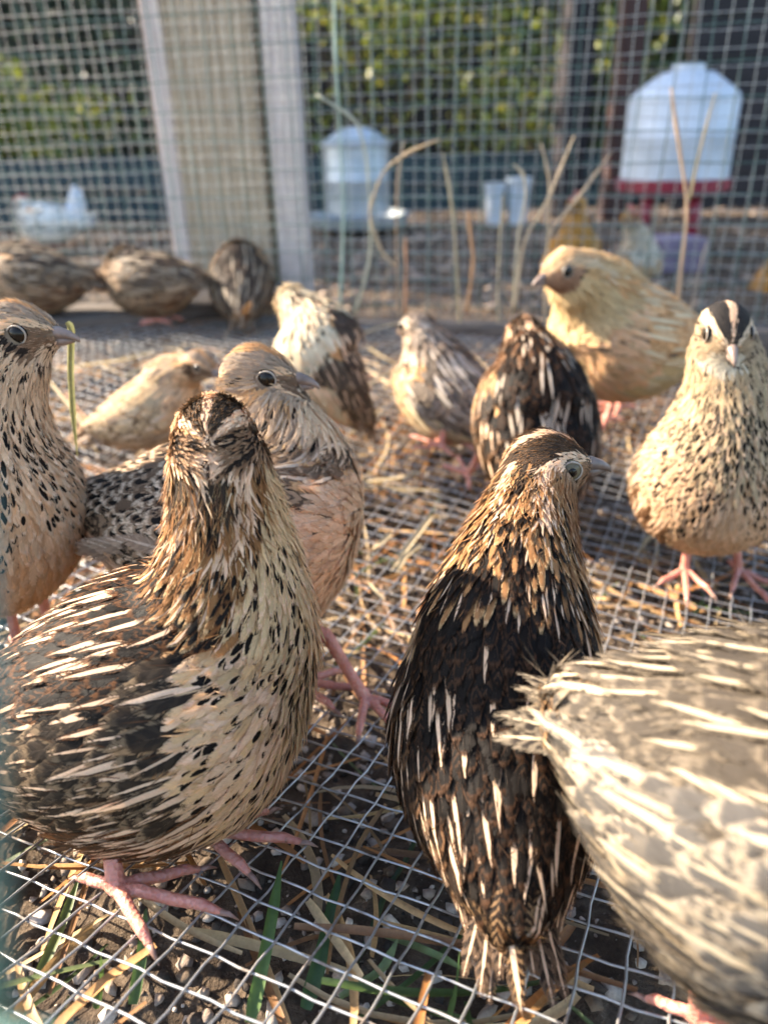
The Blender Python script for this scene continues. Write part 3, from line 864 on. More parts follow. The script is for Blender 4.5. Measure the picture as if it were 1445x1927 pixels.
    # --- legs
    for i, f in enumerate(feet):
        sg = 1 if i == 0 else -1
        f = np.asarray(f, float)
        hip = B - a * 2 * mm - up * 27 * fat * mm + side * np.sign(np.dot(f - B, side) or sg) * 13 * mm
        make_leg(root, hip, f, toe[i] if toe else a, S, detail >= 0.9)
    return root
ST_MAT = {}
# ------------------------------------------------------------------ more materials
def dirty_wire():
    k = NB('galvanised_wire')
    o = k.obj()
    f = k.noise(o, 160, 3)
    d = k.noise(o, 38, 5, 0.65)
    c = k.ramp(f, [(0.3, (0.34, 0.34, 0.34)), (0.7, (0.56, 0.55, 0.53))])
    m = k.sstep(d, 0.53, 0.66)
    c = k.mix(k.math('MULTIPLY', m, 0.85), c, (0.13, 0.085, 0.05))
    k.l(c, k.b.inputs['Base Color'])
    k.l(k.math('MULTIPLY_ADD', m, -0.7, 0.75), k.b.inputs['Metallic'])
    k.l(k.math('MULTIPLY_ADD', m, 0.4, 0.4), k.b.inputs['Roughness'])
    k.bump(k.noise(o, 500, 3), 0.25, 0.0003)
    return k.m
M_WIRE = dirty_wire()
M_FWIRE = simple('fence_wire', (0.34, 0.34, 0.32), (0.55, 0.53, 0.49), 120, 0.5, 0.1, 0.0002, metal=0.55)
M_GWIRE = simple('green_coated_wire', (0.05, 0.10, 0.085), (0.11, 0.19, 0.16), 90, 0.45, 0)
M_POST = wood('weathered_post', (0.32, 0.25, 0.165), (0.47, 0.38, 0.27), (0.15, 0.12, 0.08), 26)
M_LILAC = wood('faded_board', (0.50, 0.43, 0.39), (0.66, 0.58, 0.53), (0.30, 0.25, 0.22), 30)
M_SILL = simple('grey_timber', (0.065, 0.052, 0.044), (0.15, 0.125, 0.105), 18, 0.85, 0.6, 0.003, stretch=(0.6, 5, 5))
M_TEAL = simple('dark_teal_boards', (0.012, 0.026, 0.032), (0.03, 0.055, 0.062), 10, 0.6, 0.3, 0.002, stretch=(0.6, 4, 4))
M_SHED = simple('dark_stained_siding', (0.009, 0.007, 0.009), (0.022, 0.017, 0.021), 10, 0.65, 0.3, 0.002, stretch=(0.6, 4, 4))
M_RED_POST = simple('red_brown_post', (0.025, 0.009, 0.007), (0.06, 0.022, 0.016), 12, 0.7, 0.3, 0.002, stretch=(4, 4, 0.6))
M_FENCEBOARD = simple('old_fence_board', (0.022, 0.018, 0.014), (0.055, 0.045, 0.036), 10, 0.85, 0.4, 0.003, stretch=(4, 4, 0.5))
M_WHITE_PL = simple('white_plastic', (0.40, 0.44, 0.48), (0.62, 0.66, 0.72), 9, 0.4, 0.05, 0.001)
M_RED_PL = simple('red_plastic', (0.17, 0.015, 0.03), (0.26, 0.03, 0.05), 20, 0.4, 0.05, 0.001)
M_GALV = simple('galvanised_sheet', (0.34, 0.38, 0.40), (0.50, 0.53, 0.55), 12, 0.5, 0.05, 0.001, metal=0.4)
M_BLOCK = simple('mauve_block', (0.16, 0.12, 0.17), (0.24, 0.19, 0.25), 40, 0.9, 0.5, 0.002)
M_BARK = simple('bark', (0.03, 0.022, 0.016), (0.09, 0.07, 0.05), 30, 0.9, 0.8, 0.004, stretch=(1, 1, 0.25))
M_COMB = simple('comb_red', (0.30, 0.05, 0.04), (0.45, 0.10, 0.07), 200, 0.5, 0.2, 0.0005)
M_STRAW = attr_material('straw', 'col', 0.6, 0.2, 500, 0.2)
M_GRASS = attr_material('grass', 'col', 0.5, 0.35, 300, 0.15)
M_LEAF = attr_material('leaf', 'col', 0.45, 0.4, 120, 0.1)
M_BITS = attr_material('soil_bits', 'col', 0.9, 0.0, 700, 0.5)

def soil_material():
    k = NB('soil')
    o = k.obj()
    f = k.noise(o, 60, 8, 0.7)
    g = k.noise(o, 420, 4, 0.6)
    big = k.noise(o, 2.2, 3)
    c = k.ramp(f, [(0.28, (0.024, 0.016, 0.011)), (0.5, (0.085, 0.060, 0.041)), (0.72, (0.21, 0.155, 0.105))])
    sp = k.sstep(g, 0.66, 0.74)
    c = k.mix(k.math('MULTIPLY', sp, 0.7), c, (0.36, 0.30, 0.24))
    c = k.mix(k.math('MULTIPLY', k.sstep(big, 0.45, 0.65), 0.35), c, (0.17, 0.11, 0.065))
    k.l(c, k.b.inputs['Base Color'])
    k.b.inputs['Roughness'].default_value = 0.95
    k.b.inputs['Specular IOR Level'].default_value = 0.2
    h = k.math('ADD', f, k.math('MULTIPLY', g, 0.4))
    k.bump(h, 0.9, 0.006)
    return k.m
M_SOIL = soil_material()

def vnoise(x, y, seed=0):
    def h(i, j): 
        n = np.sin(i * 127.1 + j * 311.7 + seed * 74.7) * 43758.5453
        return n - np.floor(n)
    xi, yi = np.floor(x), np.floor(y); fx, fy = x - xi, y - yi
    fx = fx * fx * (3 - 2 * fx); fy = fy * fy * (3 - 2 * fy)
    return (h(xi, yi) * (1 - fx) + h(xi + 1, yi) * fx) * (1 - fy) + (h(xi, yi + 1) * (1 - fx) + h(xi + 1, yi + 1) * fx) * fy

def soil_h(x, y):
    z = 0.012 * (vnoise(x * 14, y * 14, 1) - 0.5) + 0.008 * (vnoise(x * 45, y * 45, 2) - 0.5) + 0.0045 * (vnoise(x * 120, y * 120, 3) - 0.5) + 0.002 * (vnoise(x * 300, y * 300, 9) - 0.5)
    near = np.clip((1.6 - np.abs(y - 0.5)) / 0.6, 0, 1) * np.clip((1.3 - np.abs(x)) / 0.4, 0, 1)
    base = np.minimum(floor_z(x, np.clip(y, 0, 1.0)) - 0.030, 0.03)
    return near * (base + z) + (1 - near) * (0.03 * (vnoise(x * 2, y * 2, 5) - 0.5))

# ------------------------------------------------------------------ ground
def axis_pts(lo, hi, step, far):
    d = np.arange(lo, hi + step / 2, step)
    m = np.concatenate([[-far, -far / 3, -12, -6, -4, -3, -2.4, -2.0], np.linspace(-1.7, lo - 0.05, 8)]) 
    p = np.concatenate([np.linspace(hi + 0.05, 2.4, 10), [3, 4, 5, 6, 8, 12, far / 3, far]])
    return np.concatenate([m, d, p])
gx = axis_pts(-0.75, 0.75, 0.004, 150.0)
gy = axis_pts(0.02, 1.1, 0.004, 150.0)
XX, YY = np.meshgrid(gx, gy)
ZZ = soil_h(XX, YY)
nx, ny = len(gx), len(gy)
ii = np.arange(nx * ny).reshape(ny, nx)
Fg = np.stack([ii[:-1, :-1], ii[:-1, 1:], ii[1:, 1:], ii[1:, :-1]], -1).reshape(-1, 4)
g = link('ground', mesh_np('ground', np.stack([XX, YY, ZZ], -1).reshape(-1, 3), Fg), M_SOIL)
tag(g, 'dark crumbly soil with pale specks under the wire floor', 'ground', kind='structure')

# ------------------------------------------------------------------ wire floor
GC = 0.0127
fa = -0.4385
Ad, Bd = np.array([math.cos(fa), math.sin(fa)]), np.array([-math.sin(fa), math.cos(fa)])
O2 = np.array([-0.0606, 0.1321])
wf = empty('wire_mesh_floor', (0, 0.5, 0.03))
tag(wf, 'galvanised square wire mesh floor the quail stand on', 'wire mesh')
def floor_wire(D, E, j, z0):
    t = np.arange(-1.6, 1.6, 0.0127 / 1.5)
    P = O2 + np.outer(t, D) + E * j * GC
    P = P + np.outer(0.00035 * np.sin(t * 2 * math.pi / 0.0254 + j * 1.7) + 0.0011 * np.sin(t * 21 + j * 0.9), E)
    ok = (P[:, 0] > -0.72) & (P[:, 0] < 0.72) & (P[:, 1] > 0.03) & (P[:, 1] < 1.0)
    P = P[ok]
    if len(P) < 6: return
    z = floor_z(P[:, 0], P[:, 1]) + z0 + 0.0011 * np.sin(P[:, 0] * 33 + 1.3) * np.sin(P[:, 1] * 27 + 0.4) + 0.00025 * np.sin(t[ok] * 2 * math.pi / 0.0254 + j * math.pi)
    V, F = tube(np.column_stack([P, z]), 0.00046, 6, False)
    link('wire', mesh_np('wire', V, F), M_WIRE, wf)
for j in range(-90, 110):
    floor_wire(Ad, Bd, j, 0.0)
for j in range(-90, 110):
    floor_wire(Bd, -Ad, -j, 0.0008)

# ------------------------------------------------------------------ back fence
def fence_y(x): return 1.09 - 0.20 * (x + 0.22)
def wire_fence(name, label, cell, r, x0, x1, z0, z1, dy, mat, wob, vis=1.0):
    root = empty(name, (0, fence_y(0) + dy, z0)); tag(root, label, 'wire mesh')
    L_ = math.hypot(1, 0.2)
    n = int((x1 - x0) * L_ / cell)
    ph = random.random() * 9
    warp = lambda x, z: 0.004 * np.sin(x * 5 + ph) + 0.003 * np.sin(z * 9 + x * 3) + wob * np.sin(z * 60 + x * 40)
    for i in range(n + 1):
        z = np.arange(z0, z1, 0.03)
        x = np.full(len(z), x0 + i * cell / L_) + 0.0012 * np.sin(z * 14 + i * 1.3)
        V, F = tube(np.column_stack([x, fence_y(x) + dy + warp(x, z), z]), r, 5, False)
        link('wire', mesh_np('wire', V, F), mat, root)
    for i in range(int((z1 - z0) / cell) + 1):
        x = np.arange(x0, x1, 0.025)
        z = np.full(len(x), z0 + i * cell) + 0.0016 * np.sin(x * 11 + i * 0.8) + 0.0006 * np.sin(x * 60 + i)
        V, F = tube(np.column_stack([x, fence_y(x) + dy + warp(x, z) + 1.8 * r, z]), r, 5, False)
        link('wire', mesh_np('wire', V, F), mat, root)
wire_fence('wire_fence', 'fine grey wire fence closing the back of the pen', 0.0165, 0.0005, -1.02, 0.78, 0.055, 0.66, 0.0, M_FWIRE, 0.0006)
wire_fence('green_wire_fence', 'wide green coated wire fence in front of the timber post', 0.0335, 0.0006, -1.02, 0.78, 0.055, 0.66, -0.035, M_GWIRE, 0.0012)

# post with side boards
pt = empty('timber_post', (-0.235, 1.16, 0.0)); tag(pt, 'weathered timber post with a pale board on each side', 'post')
def upright(name, x, y, wd, dp, mat, tilt=0.0):
    o = bevel_box(name, (wd, dp, 1.1), mat, None, (x, y, 0.53), (0, tilt, math.atan(-0.2)), 0.004, 0.0006)
    o.parent = pt; o.matrix_parent_inverse = pt.matrix_basis.inverted()
pl = at(345, 300, 1.12); pr = at(507, 300, 1.10)
cx = 0.5 * (pl[0] + pr[0])
upright('post', cx, fence_y(cx) + 0.075, pr[0] - pl[0], 0.09, M_POST)
bl0, bl1 = at(303, 300, 1.13), at(341, 300, 1.13)
upright('board', 0.5 * (bl0[0] + bl1[0]), fence_y(bl0[0]) + 0.046, bl1[0] - bl0[0] + 0.004, 0.03, M_LILAC)
br0, br1 = at(511, 300, 1.1), at(571, 300, 1.1)
upright('board', 0.5 * (br0[0] + br1[0]), fence_y(br0[0]) + 0.046, br1[0] - br0[0], 0.03, M_LILAC)

# sill timbers along the back of the floor
sx = 0.0
rail = bevel_box('sill_rail', (1.9, 0.045, 0.05), M_SILL, None, (-0.1, fence_y(-0.1) - 0.075, 0.055), (0, 0, math.atan(-0.2)), 0.004, 0.0008)
tag(rail, 'grey timber rail along the foot of the back fence', 'timber rail')
pA, pB = at(60, 668, 0.84), at(400, 612, 0.97)
dd = pB - pA
plank = bevel_box('plank', (0.62, 0.10, 0.016), M_SILL, None, (0.5 * (pA[0] + pB[0]) - 0.09, 0.5 * (pA[1] + pB[1]) + 0.03, 0.098), (0.0, 0.0, math.atan2(dd[1], dd[0]) * 0.75), 0.003, 0.0006)
tag(plank, 'weathered plank lying on the wire under three brown quail', 'plank')
PLANK_Z = 0.107

# ------------------------------------------------------------------ soil bits, straw, grass
ICO_V = None
def ico():
    bm = bmesh.new(); bmesh.ops.create_icosphere(bm, subdivisions=1, radius=1.0)
    V = np.array([v.co[:] for v in bm.verts]); F = np.array([[v.index for v in f.verts] for f in bm.faces]); bm.free()
    return V, F
IV, IF = ico()
def bits(name, label, n, xr, yr, size, cols, flat=0.7, zoff=0.0):
    x = rng.uniform(*xr, n); y = rng.uniform(*yr, n)
    z = soil_h(x, y)
    sz = size[0] + (size[1] - size[0]) * rng.random(n) ** 2.0
    V = np.repeat(IV[None], n, 0) * (1 + 1.0 * (rng.random((n, len(IV), 1)) - 0.5))
    V = V * (sz[:, None, None] * (0.6 + 0.8 * rng.random((n, 1, 3))) * np.array([1, 1, flat]))
    an = rng.random(n) * 6.28
    c, s_ = np.cos(an)[:, None], np.sin(an)[:, None]
    V = np.stack([V[..., 0] * c - V[..., 1] * s_, V[..., 0] * s_ + V[..., 1] * c, V[..., 2]], -1)
    V = V + np.stack([x, y, z + sz * 0.3 + zoff], -1)[:, None]
    ci = rng.integers(0, len(cols), n)
    C = np.array(cols)[ci] * (0.6 + 0.6 * rng.random((n, 1)))
    C = np.concatenate([C, np.ones((n, 1))], 1)
    F = (IF[None] + (np.arange(n) * len(IV))[:, None, None]).reshape(-1, 3)
    o = link(name, mesh_np(name, V.reshape(-1, 3), F, False, {'col': np.repeat(C[:, None], len(IV), 1).reshape(-1, 4)}), M_BITS)
    tag(o, label, 'gravel', kind='stuff')
    return o
bits('soil_crumbs', 'pale grit and dark crumbs scattered through the soil', 24000, (-0.50, 0.50), (0.04, 0.95), (0.0007, 0.0034),
     [(0.46, 0.38, 0.31), (0.52, 0.44, 0.36), (0.38, 0.29, 0.22), (0.05, 0.035, 0.025), (0.16, 0.11, 0.07), (0.28, 0.21, 0.16), (0.035, 0.025, 0.018)])
bits('wood_chips', 'pale wood chips covering the run behind the fence', 9000, (-2.2, 2.4), (1.15, 3.0), (0.003, 0.013),
     [(0.34, 0.24, 0.18), (0.16, 0.12, 0.09), (0.08, 0.06, 0.05), (0.42, 0.31, 0.23)], 0.35)

def ribbon(P, wd, side=None, curl=0.25):
    """flat blade along path P, folded a little along its middle"""
    P = np.asarray(P, float); n = len(P)
    T = unitr(np.gradient(P, axis=0))
    ref = np.array(side if side is not None else (0.3, 0.2, 1.0), float)
    S_ = unitr(np.cross(T, ref)); Nn = np.cross(S_, T)
    t = np.linspace(0, 1, n)
    w_ = (np.asarray(wd) * np.ones(n))[:, None]
    V = np.stack([P - S_ * w_ * 0.5 + Nn * w_ * curl, P, P + S_ * w_ * 0.5 + Nn * w_ * curl], 1).reshape(-1, 3)
    F = []
    for r in range(n - 1):
        for c in range(2):
            a = r * 3 + c; F.append([a, a + 1, a + 4, a + 3])
    return V, [np.array(F)]

def colored(parts, cols):
    V, F = join(parts)
    C = np.concatenate([np.repeat(np.array([list(c) + [1.0]]), len(p[0]), 0) for p, c in zip(parts, cols)])
    return V, F, {'col': C}

def strands(n, xr, yr, ln, wd, cols, zlo, zhi, flat, bend=0.5, up=0.0):
    parts, cc = [], []
    for i in range(n):
        x, y = rng.uniform(*xr), rng.uniform(*yr)
        a = rng.random() * 6.283
        L = rng.uniform(*ln)
        t = np.linspace(0, 1, 7)
        b = rng.normal(0, bend)
        ang = a + b * t
        px = x + np.cumsum(np.cos(ang)) * L / 7; py = y + np.cumsum(np.sin(ang)) * L / 7
        fl = floor_z(px, py)
        z0 = rng.uniform(zlo, zhi)
        tilt = rng.normal(0, flat)
        z = fl + z0 + tilt * (t - 0.5) * L + up * L * t * (1 - 0.35 * t)
        if up == 0: z = np.minimum(z, fl - 0.0015); z = np.maximum(z, soil_h(px, py) + 0.001)
        w_ = rng.uniform(*wd) * np.interp(t, [0, 0.15, 0.7, 1], [0.7, 1, 0.9, 0.15 if up else 0.5])
        parts.append(ribbon(np.column_stack([px, py, z]), w_, rng.normal(0, 0.5, 3) + np.array([0, 0, 1.2])))
        c = np.array(cols[rng.integers(0, len(cols))]) * (0.6 + 0.7 * rng.random())
        cc.append(tuple(c))
    return colored(parts, cc)
V, F, A = strands(1700, (-0.55, 0.55), (0.14, 0.98), (0.04, 0.13), (0.0012, 0.0040), [(0.36, 0.19, 0.07), (0.46, 0.28, 0.12), (0.24, 0.12, 0.05), (0.5, 0.36, 0.19), (0.40, 0.17, 0.05)], -0.026, -0.002, 0.12)
o = link('dry_grass', mesh_np('dry_grass', V, F, True, A), M_STRAW); tag(o, 'flattened dry orange grass lying under the wire floor', 'dry grass', kind='stuff')
V, F, A = strands(110, (-0.45, 0.40), (0.05, 0.50), (0.05, 0.13), (0.0018, 0.0036), [(0.06, 0.10, 0.03), (0.09, 0.14, 0.04), (0.13, 0.16, 0.06), (0.05, 0.08, 0.03)], -0.028, -0.010, 0.25)
o = link('grass', mesh_np('grass', V, F, True, A), M_GRASS); tag(o, 'flattened green grass blades under the wire floor', 'grass', kind='stuff')

def blade(name, pts, wd, col, label, cat, group, mat, curl=0.25, side=None):
    P = np.array(pts, float)
    t = np.linspace(0, len(P) - 1, 4 * (len(P) - 1) + 1)
    Q = np.column_stack([np.interp(t, np.arange(len(P)), P[:, i]) for i in range(3)])
    Q[1:-1] = 0.25 * Q[:-2] + 0.5 * Q[1:-1] + 0.25 * Q[2:]
    tt = np.linspace(0, 1, len(Q))
    w_ = wd * np.interp(tt, [0, 0.1, 0.75, 1], [0.7, 1, 0.85, 0.12])
    V, F = ribbon(Q, w_, side, curl)
    C = np.repeat(np.array([list(col) + [1.0]]), len(V), 0)
    o = link(name, mesh_np(name, V, F, True, {'col': C}), mat)
    return tag(o, label, cat, group)

# green blades poking up through the wire near the front (base px, tip px)
for k, (b, m, t, hb, ht, wd, c) in enumerate([
        ((470, 1925), (500, 1790), (530, 1620), -0.022, 0.004, 0.0062, (0.13, 0.22, 0.05)),
        ((575, 1900), (610, 1780), (640, 1640), -0.024, -0.006, 0.0075, (0.07, 0.14, 0.045)),
        ((700, 1755), (790, 1790), (880, 1830), -0.012, 0.001, 0.0060, (0.22, 0.34, 0.16)),
        ((840, 1920), (855, 1860), (864, 1790), -0.020, 0.008, 0.0035, (0.09, 0.16, 0.05)),
        ((250, 1890), (268, 1790), (275, 1710), -0.024, -0.003, 0.0055, (0.12, 0.20, 0.05)),
        ((45, 1900), (110, 1760), (150, 1650), -0.024, -0.006, 0.0050, (0.17, 0.22, 0.06)),
        ((180, 1900), (186, 1860), (190, 1800), -0.022, 0.002, 0.0038, (0.11, 0.18, 0.05)),
        ((640, 1880), (720, 1830), (750, 1765), -0.024, -0.004, 0.0048, (0.13, 0.20, 0.08))]):
    P = [at_floor(*b, hb), at_floor(*m, 0.5 * (hb + ht)), at_floor(*t, ht)]
    blade('grass_blade', P, wd * 0.72, np.array(c) * 0.75, ['tall bright green grass blade standing up through the wire', 'broad dark green grass blade lying beside the tall bright one', 'pale green grass blade lying flat before the dark tail', 'thin upright grass blade close beside the dark tail', 'green grass blade under the toes of the large streaked quail', 'yellow green grass blade slanting away from the front pink foot', 'short thin grass blade under the front pink foot', 'greyish green grass blade slanting toward the flat pale blade'][k], 'grass', 'grass blades through the wire', M_GRASS, 0.3)
# straw lying on the wire
STRAWS = [((660, 912), (760, 900), (800, 884), 0.0040), ((664, 918), (740, 922), (845, 925), 0.0035), ((810, 975), (760, 1040), (735, 1075), 0.0040),
          ((792, 1025), (760, 1050), (745, 1080), 0.0040), ((735, 1005), (715, 1025), (700, 1035), 0.0042), ((690, 655), (720, 675), (755, 690), 0.0045),
          ((750, 690), (700, 722), (672, 735), 0.0040), ((720, 770), (690, 790), (645, 830), 0.0040), ((600, 870), (585, 885), (575, 900), 0.005),
          ((290, 664), (230, 680), (85, 698), 0.0060), ((300, 675), (270, 695), (225, 715), 0.0055), ((310, 655), (340, 660), (352, 690), 0.005),
          ((75, 700), (140, 780), (185, 855), 0.0050), ((150, 790), (165, 800), (190, 790), 0.004), ((590, 720), (640, 640), (700, 622), 0.004),
          ((1180, 930), (1240, 990), (1200, 1040), 0.004), ((640, 640), (760, 605), (800, 608), 0.004), ((720, 1130), (700, 1110), (690, 1095), 0.004)]
for k, (p0, p1, p2, wd) in enumerate(STRAWS):
    h = [0.004, 0.007, 0.004]
    P = [at_floor(*q, hh) for q, hh in zip((p0, p1, p2), h)]
    P = [np.array([q[0], q[1], floor_z(q[0], q[1]) + hh]) for q, hh in zip(P, h)]
    blade('straw', P, wd, np.array((0.60, 0.47, 0.27)) * rng.uniform(0.75, 1.1), 'piece of pale straw lying loose on the wire floor', 'straw', 'straws on the wire floor', M_STRAW, 0.35)
blade('straw', [at(125, 607, 0.335), at(133, 618, 0.335), at(131, 700, 0.338), at(136, 780, 0.342), at(146, 860, 0.348)], 0.0036, (0.42, 0.40, 0.16), 'green and yellow straw held in a quail\'s beak', 'straw', None, M_STRAW, 0.3, (0.2, 1, 0.1))

# ------------------------------------------------------------------ dry stalks along the fence
STALKS = [([(640, 590), (648, 400), (632, 120), (628, -60)], (0.30, 0.40, 0.34), 0.0055), ([(668, 590), (700, 480), (692, 300), (672, 225), (595, 178)], (0.42, 0.42, 0.32), 0.0048),
          ([(742, 500), (715, 470), (692, 400), (720, 320), (770, 285), (828, 262)], (0.46, 0.34, 0.2), 0.0050), ([(748, 560), (745, 420), (748, 330), (760, 265)], (0.40, 0.29, 0.19), 0.0042),
          ([(862, 560), (855, 430), (845, 350), (833, 288)], (0.42, 0.35, 0.22), 0.0048), ([(878, 590), (892, 490), (885, 440), (880, 395)], (0.42, 0.24, 0.12), 0.006),
          ([(936, 560), (940, 450), (946, 365)], (0.42, 0.36, 0.24), 0.0042), ([(965, 590), (975, 440), (990, 370), (985, 325), (965, 308)], (0.44, 0.38, 0.26), 0.0045),
          ([(968, 585), (985, 450), (1030, 380), (1080, 255)], (0.42, 0.33, 0.22), 0.0050), ([(1025, 540), (1030, 440), (1090, 370), (1150, 285)], (0.42, 0.33, 0.23), 0.0045),
          ([(1030, 470), (1035, 340), (1018, 270)], (0.44, 0.34, 0.22), 0.0042), ([(1275, 560), (1295, 390), (1275, 260), (1262, 165)], (0.46, 0.31, 0.19), 0.0055),
          ([(1297, 375), (1312, 300), (1345, 175)], (0.48, 0.36, 0.18), 0.0042), ([(1300, 590), (1312, 520), (1330, 455)], (0.34, 0.28, 0.22), 0.005),
          ([(762, 590), (764, 500), (762, 445)], (0.45, 0.24, 0.13), 0.005), ([(700, 560), (720, 545), (735, 500), (700, 470)], (0.3, 0.25, 0.18), 0.003)]
STALK_LABELS = ['tall pale green stalk rising beside the timber post', 'pale stalk bent over beside the grey feeder', 'brown stalk arching over in a wide hook', 'thin straight stalk standing inside the arching stalk', 'seedy pale stalk leaning beside the arching stalk', 'orange brown leaf blade curling up the fence', 'short pale stalk between the orange blade and the hooked stalk', 'pale stalk with a drooping hooked tip', 'long stalk slanting up beside the hooked stalk', 'straight stalk slanting toward the golden chicken', 'short forked tip rising above the slanting stalks', 'reddish tan stalk crossing in front of the white waterer', 'yellow side branch of the stalk before the waterer', 'small grey stalk leaning below the waterer', 'short orange stalk at the foot of the fence', 'thin grey stalk curling near the fence foot']
for k, (pp, c, wd) in enumerate(STALKS):
    P = []
    for (x, y) in pp:
        q = at(x, y, 1.0); q = at(x, y, fence_y(q[0]) - 0.06 - 0.012 * (k % 3)); P.append(q)
    P = np.array(P)
    if P[0][2] > 0.1 and k not in (2, 12): P = np.concatenate([[P[0] * [1, 1, 0] + [0.004, -0.004, 0.06]], P])
    t = np.linspace(0, len(P) - 1, 6 * (len(P) - 1) + 1)
    Q = np.column_stack([np.interp(t, np.arange(len(P)), P[:, i]) for i in range(3)])
    for _ in range(3): Q[1:-1] = 0.25 * Q[:-2] + 0.5 * Q[1:-1] + 0.25 * Q[2:]
    r = 0.4 * wd * np.interp(np.linspace(0, 1, len(Q)), [0, 0.6, 0.8, 1], [1.0, 0.65, 1.0, 0.4]) * (0.85 + 0.45 * rng.random(len(Q)))
    V, F = tube(Q, r, 7)
    tag(link('dry_stalk', mesh_np('dry_stalk', V, F, True, {'col': np.repeat(np.array([list(c) + [1.0]]), len(V), 0)}), M_STRAW),
        STALK_LABELS[k], 'stalk', 'dry stalks along the back fence')

# ------------------------------------------------------------------ behind the fence
def lathe(prof, sides=40):
    P = np.array(prof, float); n = len(P)
    an = np.arange(sides) * 2 * math.pi / sides
    V = np.stack([P[:, 0:1] * np.cos(an), P[:, 0:1] * np.sin(an), np.repeat(P[:, 1:2], sides, 1)], -1).reshape(-1, 3)
    a = np.arange(sides); b = (a + 1) % sides
    F = np.concatenate([np.stack([i * sides + a, i * sides + b, (i + 1) * sides + b, (i + 1) * sides + a], 1) for i in range(n - 1)])
    return V, [F]
def lpart(name, prof, mat, parent, sides=40, sm=True):
    V, F = lathe(prof, sides)
    o = link(name, mesh_np(name, V, F, sm), mat); o.parent = parent
    if sm:
        e = o.modifiers.new('e', 'EDGE_SPLIT'); e.split_angle = math.radians(35)
    return o
wp = at(1264, 350, 2.0)
wt = empty('poultry_waterer', (wp[0], wp[1], 0.07)); tag(wt, 'white plastic jar waterer with a red dish and legs', 'waterer')
lpart('jar', [(0.0, 0.345), (0.035, 0.345), (0.037, 0.330), (0.060, 0.326), (0.098, 0.300), (0.120, 0.283), (0.124, 0.272), (0.124, 0.20), (0.1265, 0.196), (0.124, 0.19), (0.126, 0.105), (0.0, 0.105)], M_WHITE_PL, wt)
lpart('dish', [(0.0, 0.072), (0.12, 0.072), (0.132, 0.080), (0.134, 0.104), (0.129, 0.106), (0.1275, 0.085), (0.0, 0.084)], M_RED_PL, wt)
for k in range(4):
    a = k * math.pi / 2 + 0.5
    V, F = tube([(0.07 * math.cos(a), 0.07 * math.sin(a), 0.074), (0.078 * math.cos(a), 0.078 * math.sin(a), 0.03), (0.085 * math.cos(a), 0.085 * math.sin(a), -0.075)], [0.016, 0.014, 0.017], 12)
    o = link('leg', mesh_np('leg', V, F), M_RED_PL); o.parent = wt
lpart('crossbar', [(0.075, -0.035), (0.088, -0.035), (0.088, -0.052), (0.075, -0.052), (0.075, -0.035)], M_RED_PL, wt)
bk = bevel_box('paving_block', (0.12, 0.10, 0.09), M_BLOCK, None, (at(1258, 505, 1.72)[0], 1.72, 0.03), (0, 0, 0.2), 0.006, 0.0)
tag(bk, 'mauve concrete block on the ground below the white waterer', 'block')
fp = at(672, 330, 2.6)
fd = empty('poultry_feeder', (fp[0], fp[1], 0.0)); tag(fd, 'grey galvanised hopper feeder with a sloping lid', 'feeder')
lpart('hopper', [(0.0, 0.06), (0.10, 0.06), (0.101, 0.15), (0.103, 0.153), (0.101, 0.156), (0.10, 0.255), (0.0, 0.255)], M_GALV, fd)
lpart('lid', [(0.108, 0.250), (0.110, 0.258), (0.06, 0.292), (0.02, 0.305), (0.0, 0.305)], M_GALV, fd)
lpart('tray', [(0.0, 0.02), (0.15, 0.02), (0.168, 0.055), (0.162, 0.056), (0.146, 0.028), (0.0, 0.03)], M_GALV, fd)

# low teal boards
def board_run(name, label, cat, x0, x1, y, z0, rows, h, mat, yaw=0.0, thick=0.03, post=None):
    root = empty(name, (0.5 * (x0 + x1), y, z0)); tag(root, label, cat)
    for i in range(rows):
        o = bevel_box('board', (x1 - x0 + rng.uniform(-0.01, 0.01), thick, h - 0.006), mat, root, (0, rng.uniform(-0.004, 0.004), h * (i + 0.5)), (0, 0, yaw), 0.004, 0.001)
    return root
board_run('low_board_wall', 'low wall of dark teal boards behind the white hen', 'board wall', -2.6, -0.55, 3.05, -0.02, 2, 0.125, M_TEAL)
board_run('low_board_wall', 'low wall of dark teal boards behind the feeder and flower pots', 'board wall', -0.5, 1.35, 3.3, -0.02, 2, 0.11, M_TEAL)
sh = empty('shed', (2.2, 3.0, 0.0)); tag(sh, 'shed wall of dark purple brown horizontal boards behind the waterer', 'shed')
for i in range(16):
    bevel_box('board', (2.4, 0.03, 0.118), M_SHED, sh, (0.08, -0.004 * (i % 2), 0.06 + 0.122 * i), (0.04, 0, 0), 0.004, 0.001)
rp = bevel_box('red_brown_post', (0.075, 0.075, 2.2), M_RED_POST, None, (at(1180, 120, 2.75)[0], 2.75, 1.05), (0, 0, 0.1), 0.005, 0.001)
tag(rp, 'dark red brown timber post beside the shed', 'post')
dp = bevel_box('dark_post', (0.09, 0.09, 2.2), M_SHED, None, (at(1085, 120, 2.9)[0], 2.9, 1.05), (0, 0, 0.1), 0.005, 0.001)
tag(dp, 'blackish timber post at the edge of the green shrubs', 'post')
tf = empty('timber_fence', (0, 6.2, 0.0)); tag(tf, 'tall old board fence in deep shade behind the shrubs', 'fence')
for i in range(56):
    bevel_box('board', (0.176, 0.022, 3.4), M_FENCEBOARD, tf, (-4.6 + 0.16 * i, 0.026 * (i % 2), 1.7), (0, 0, 0), 0.003, 0.0)
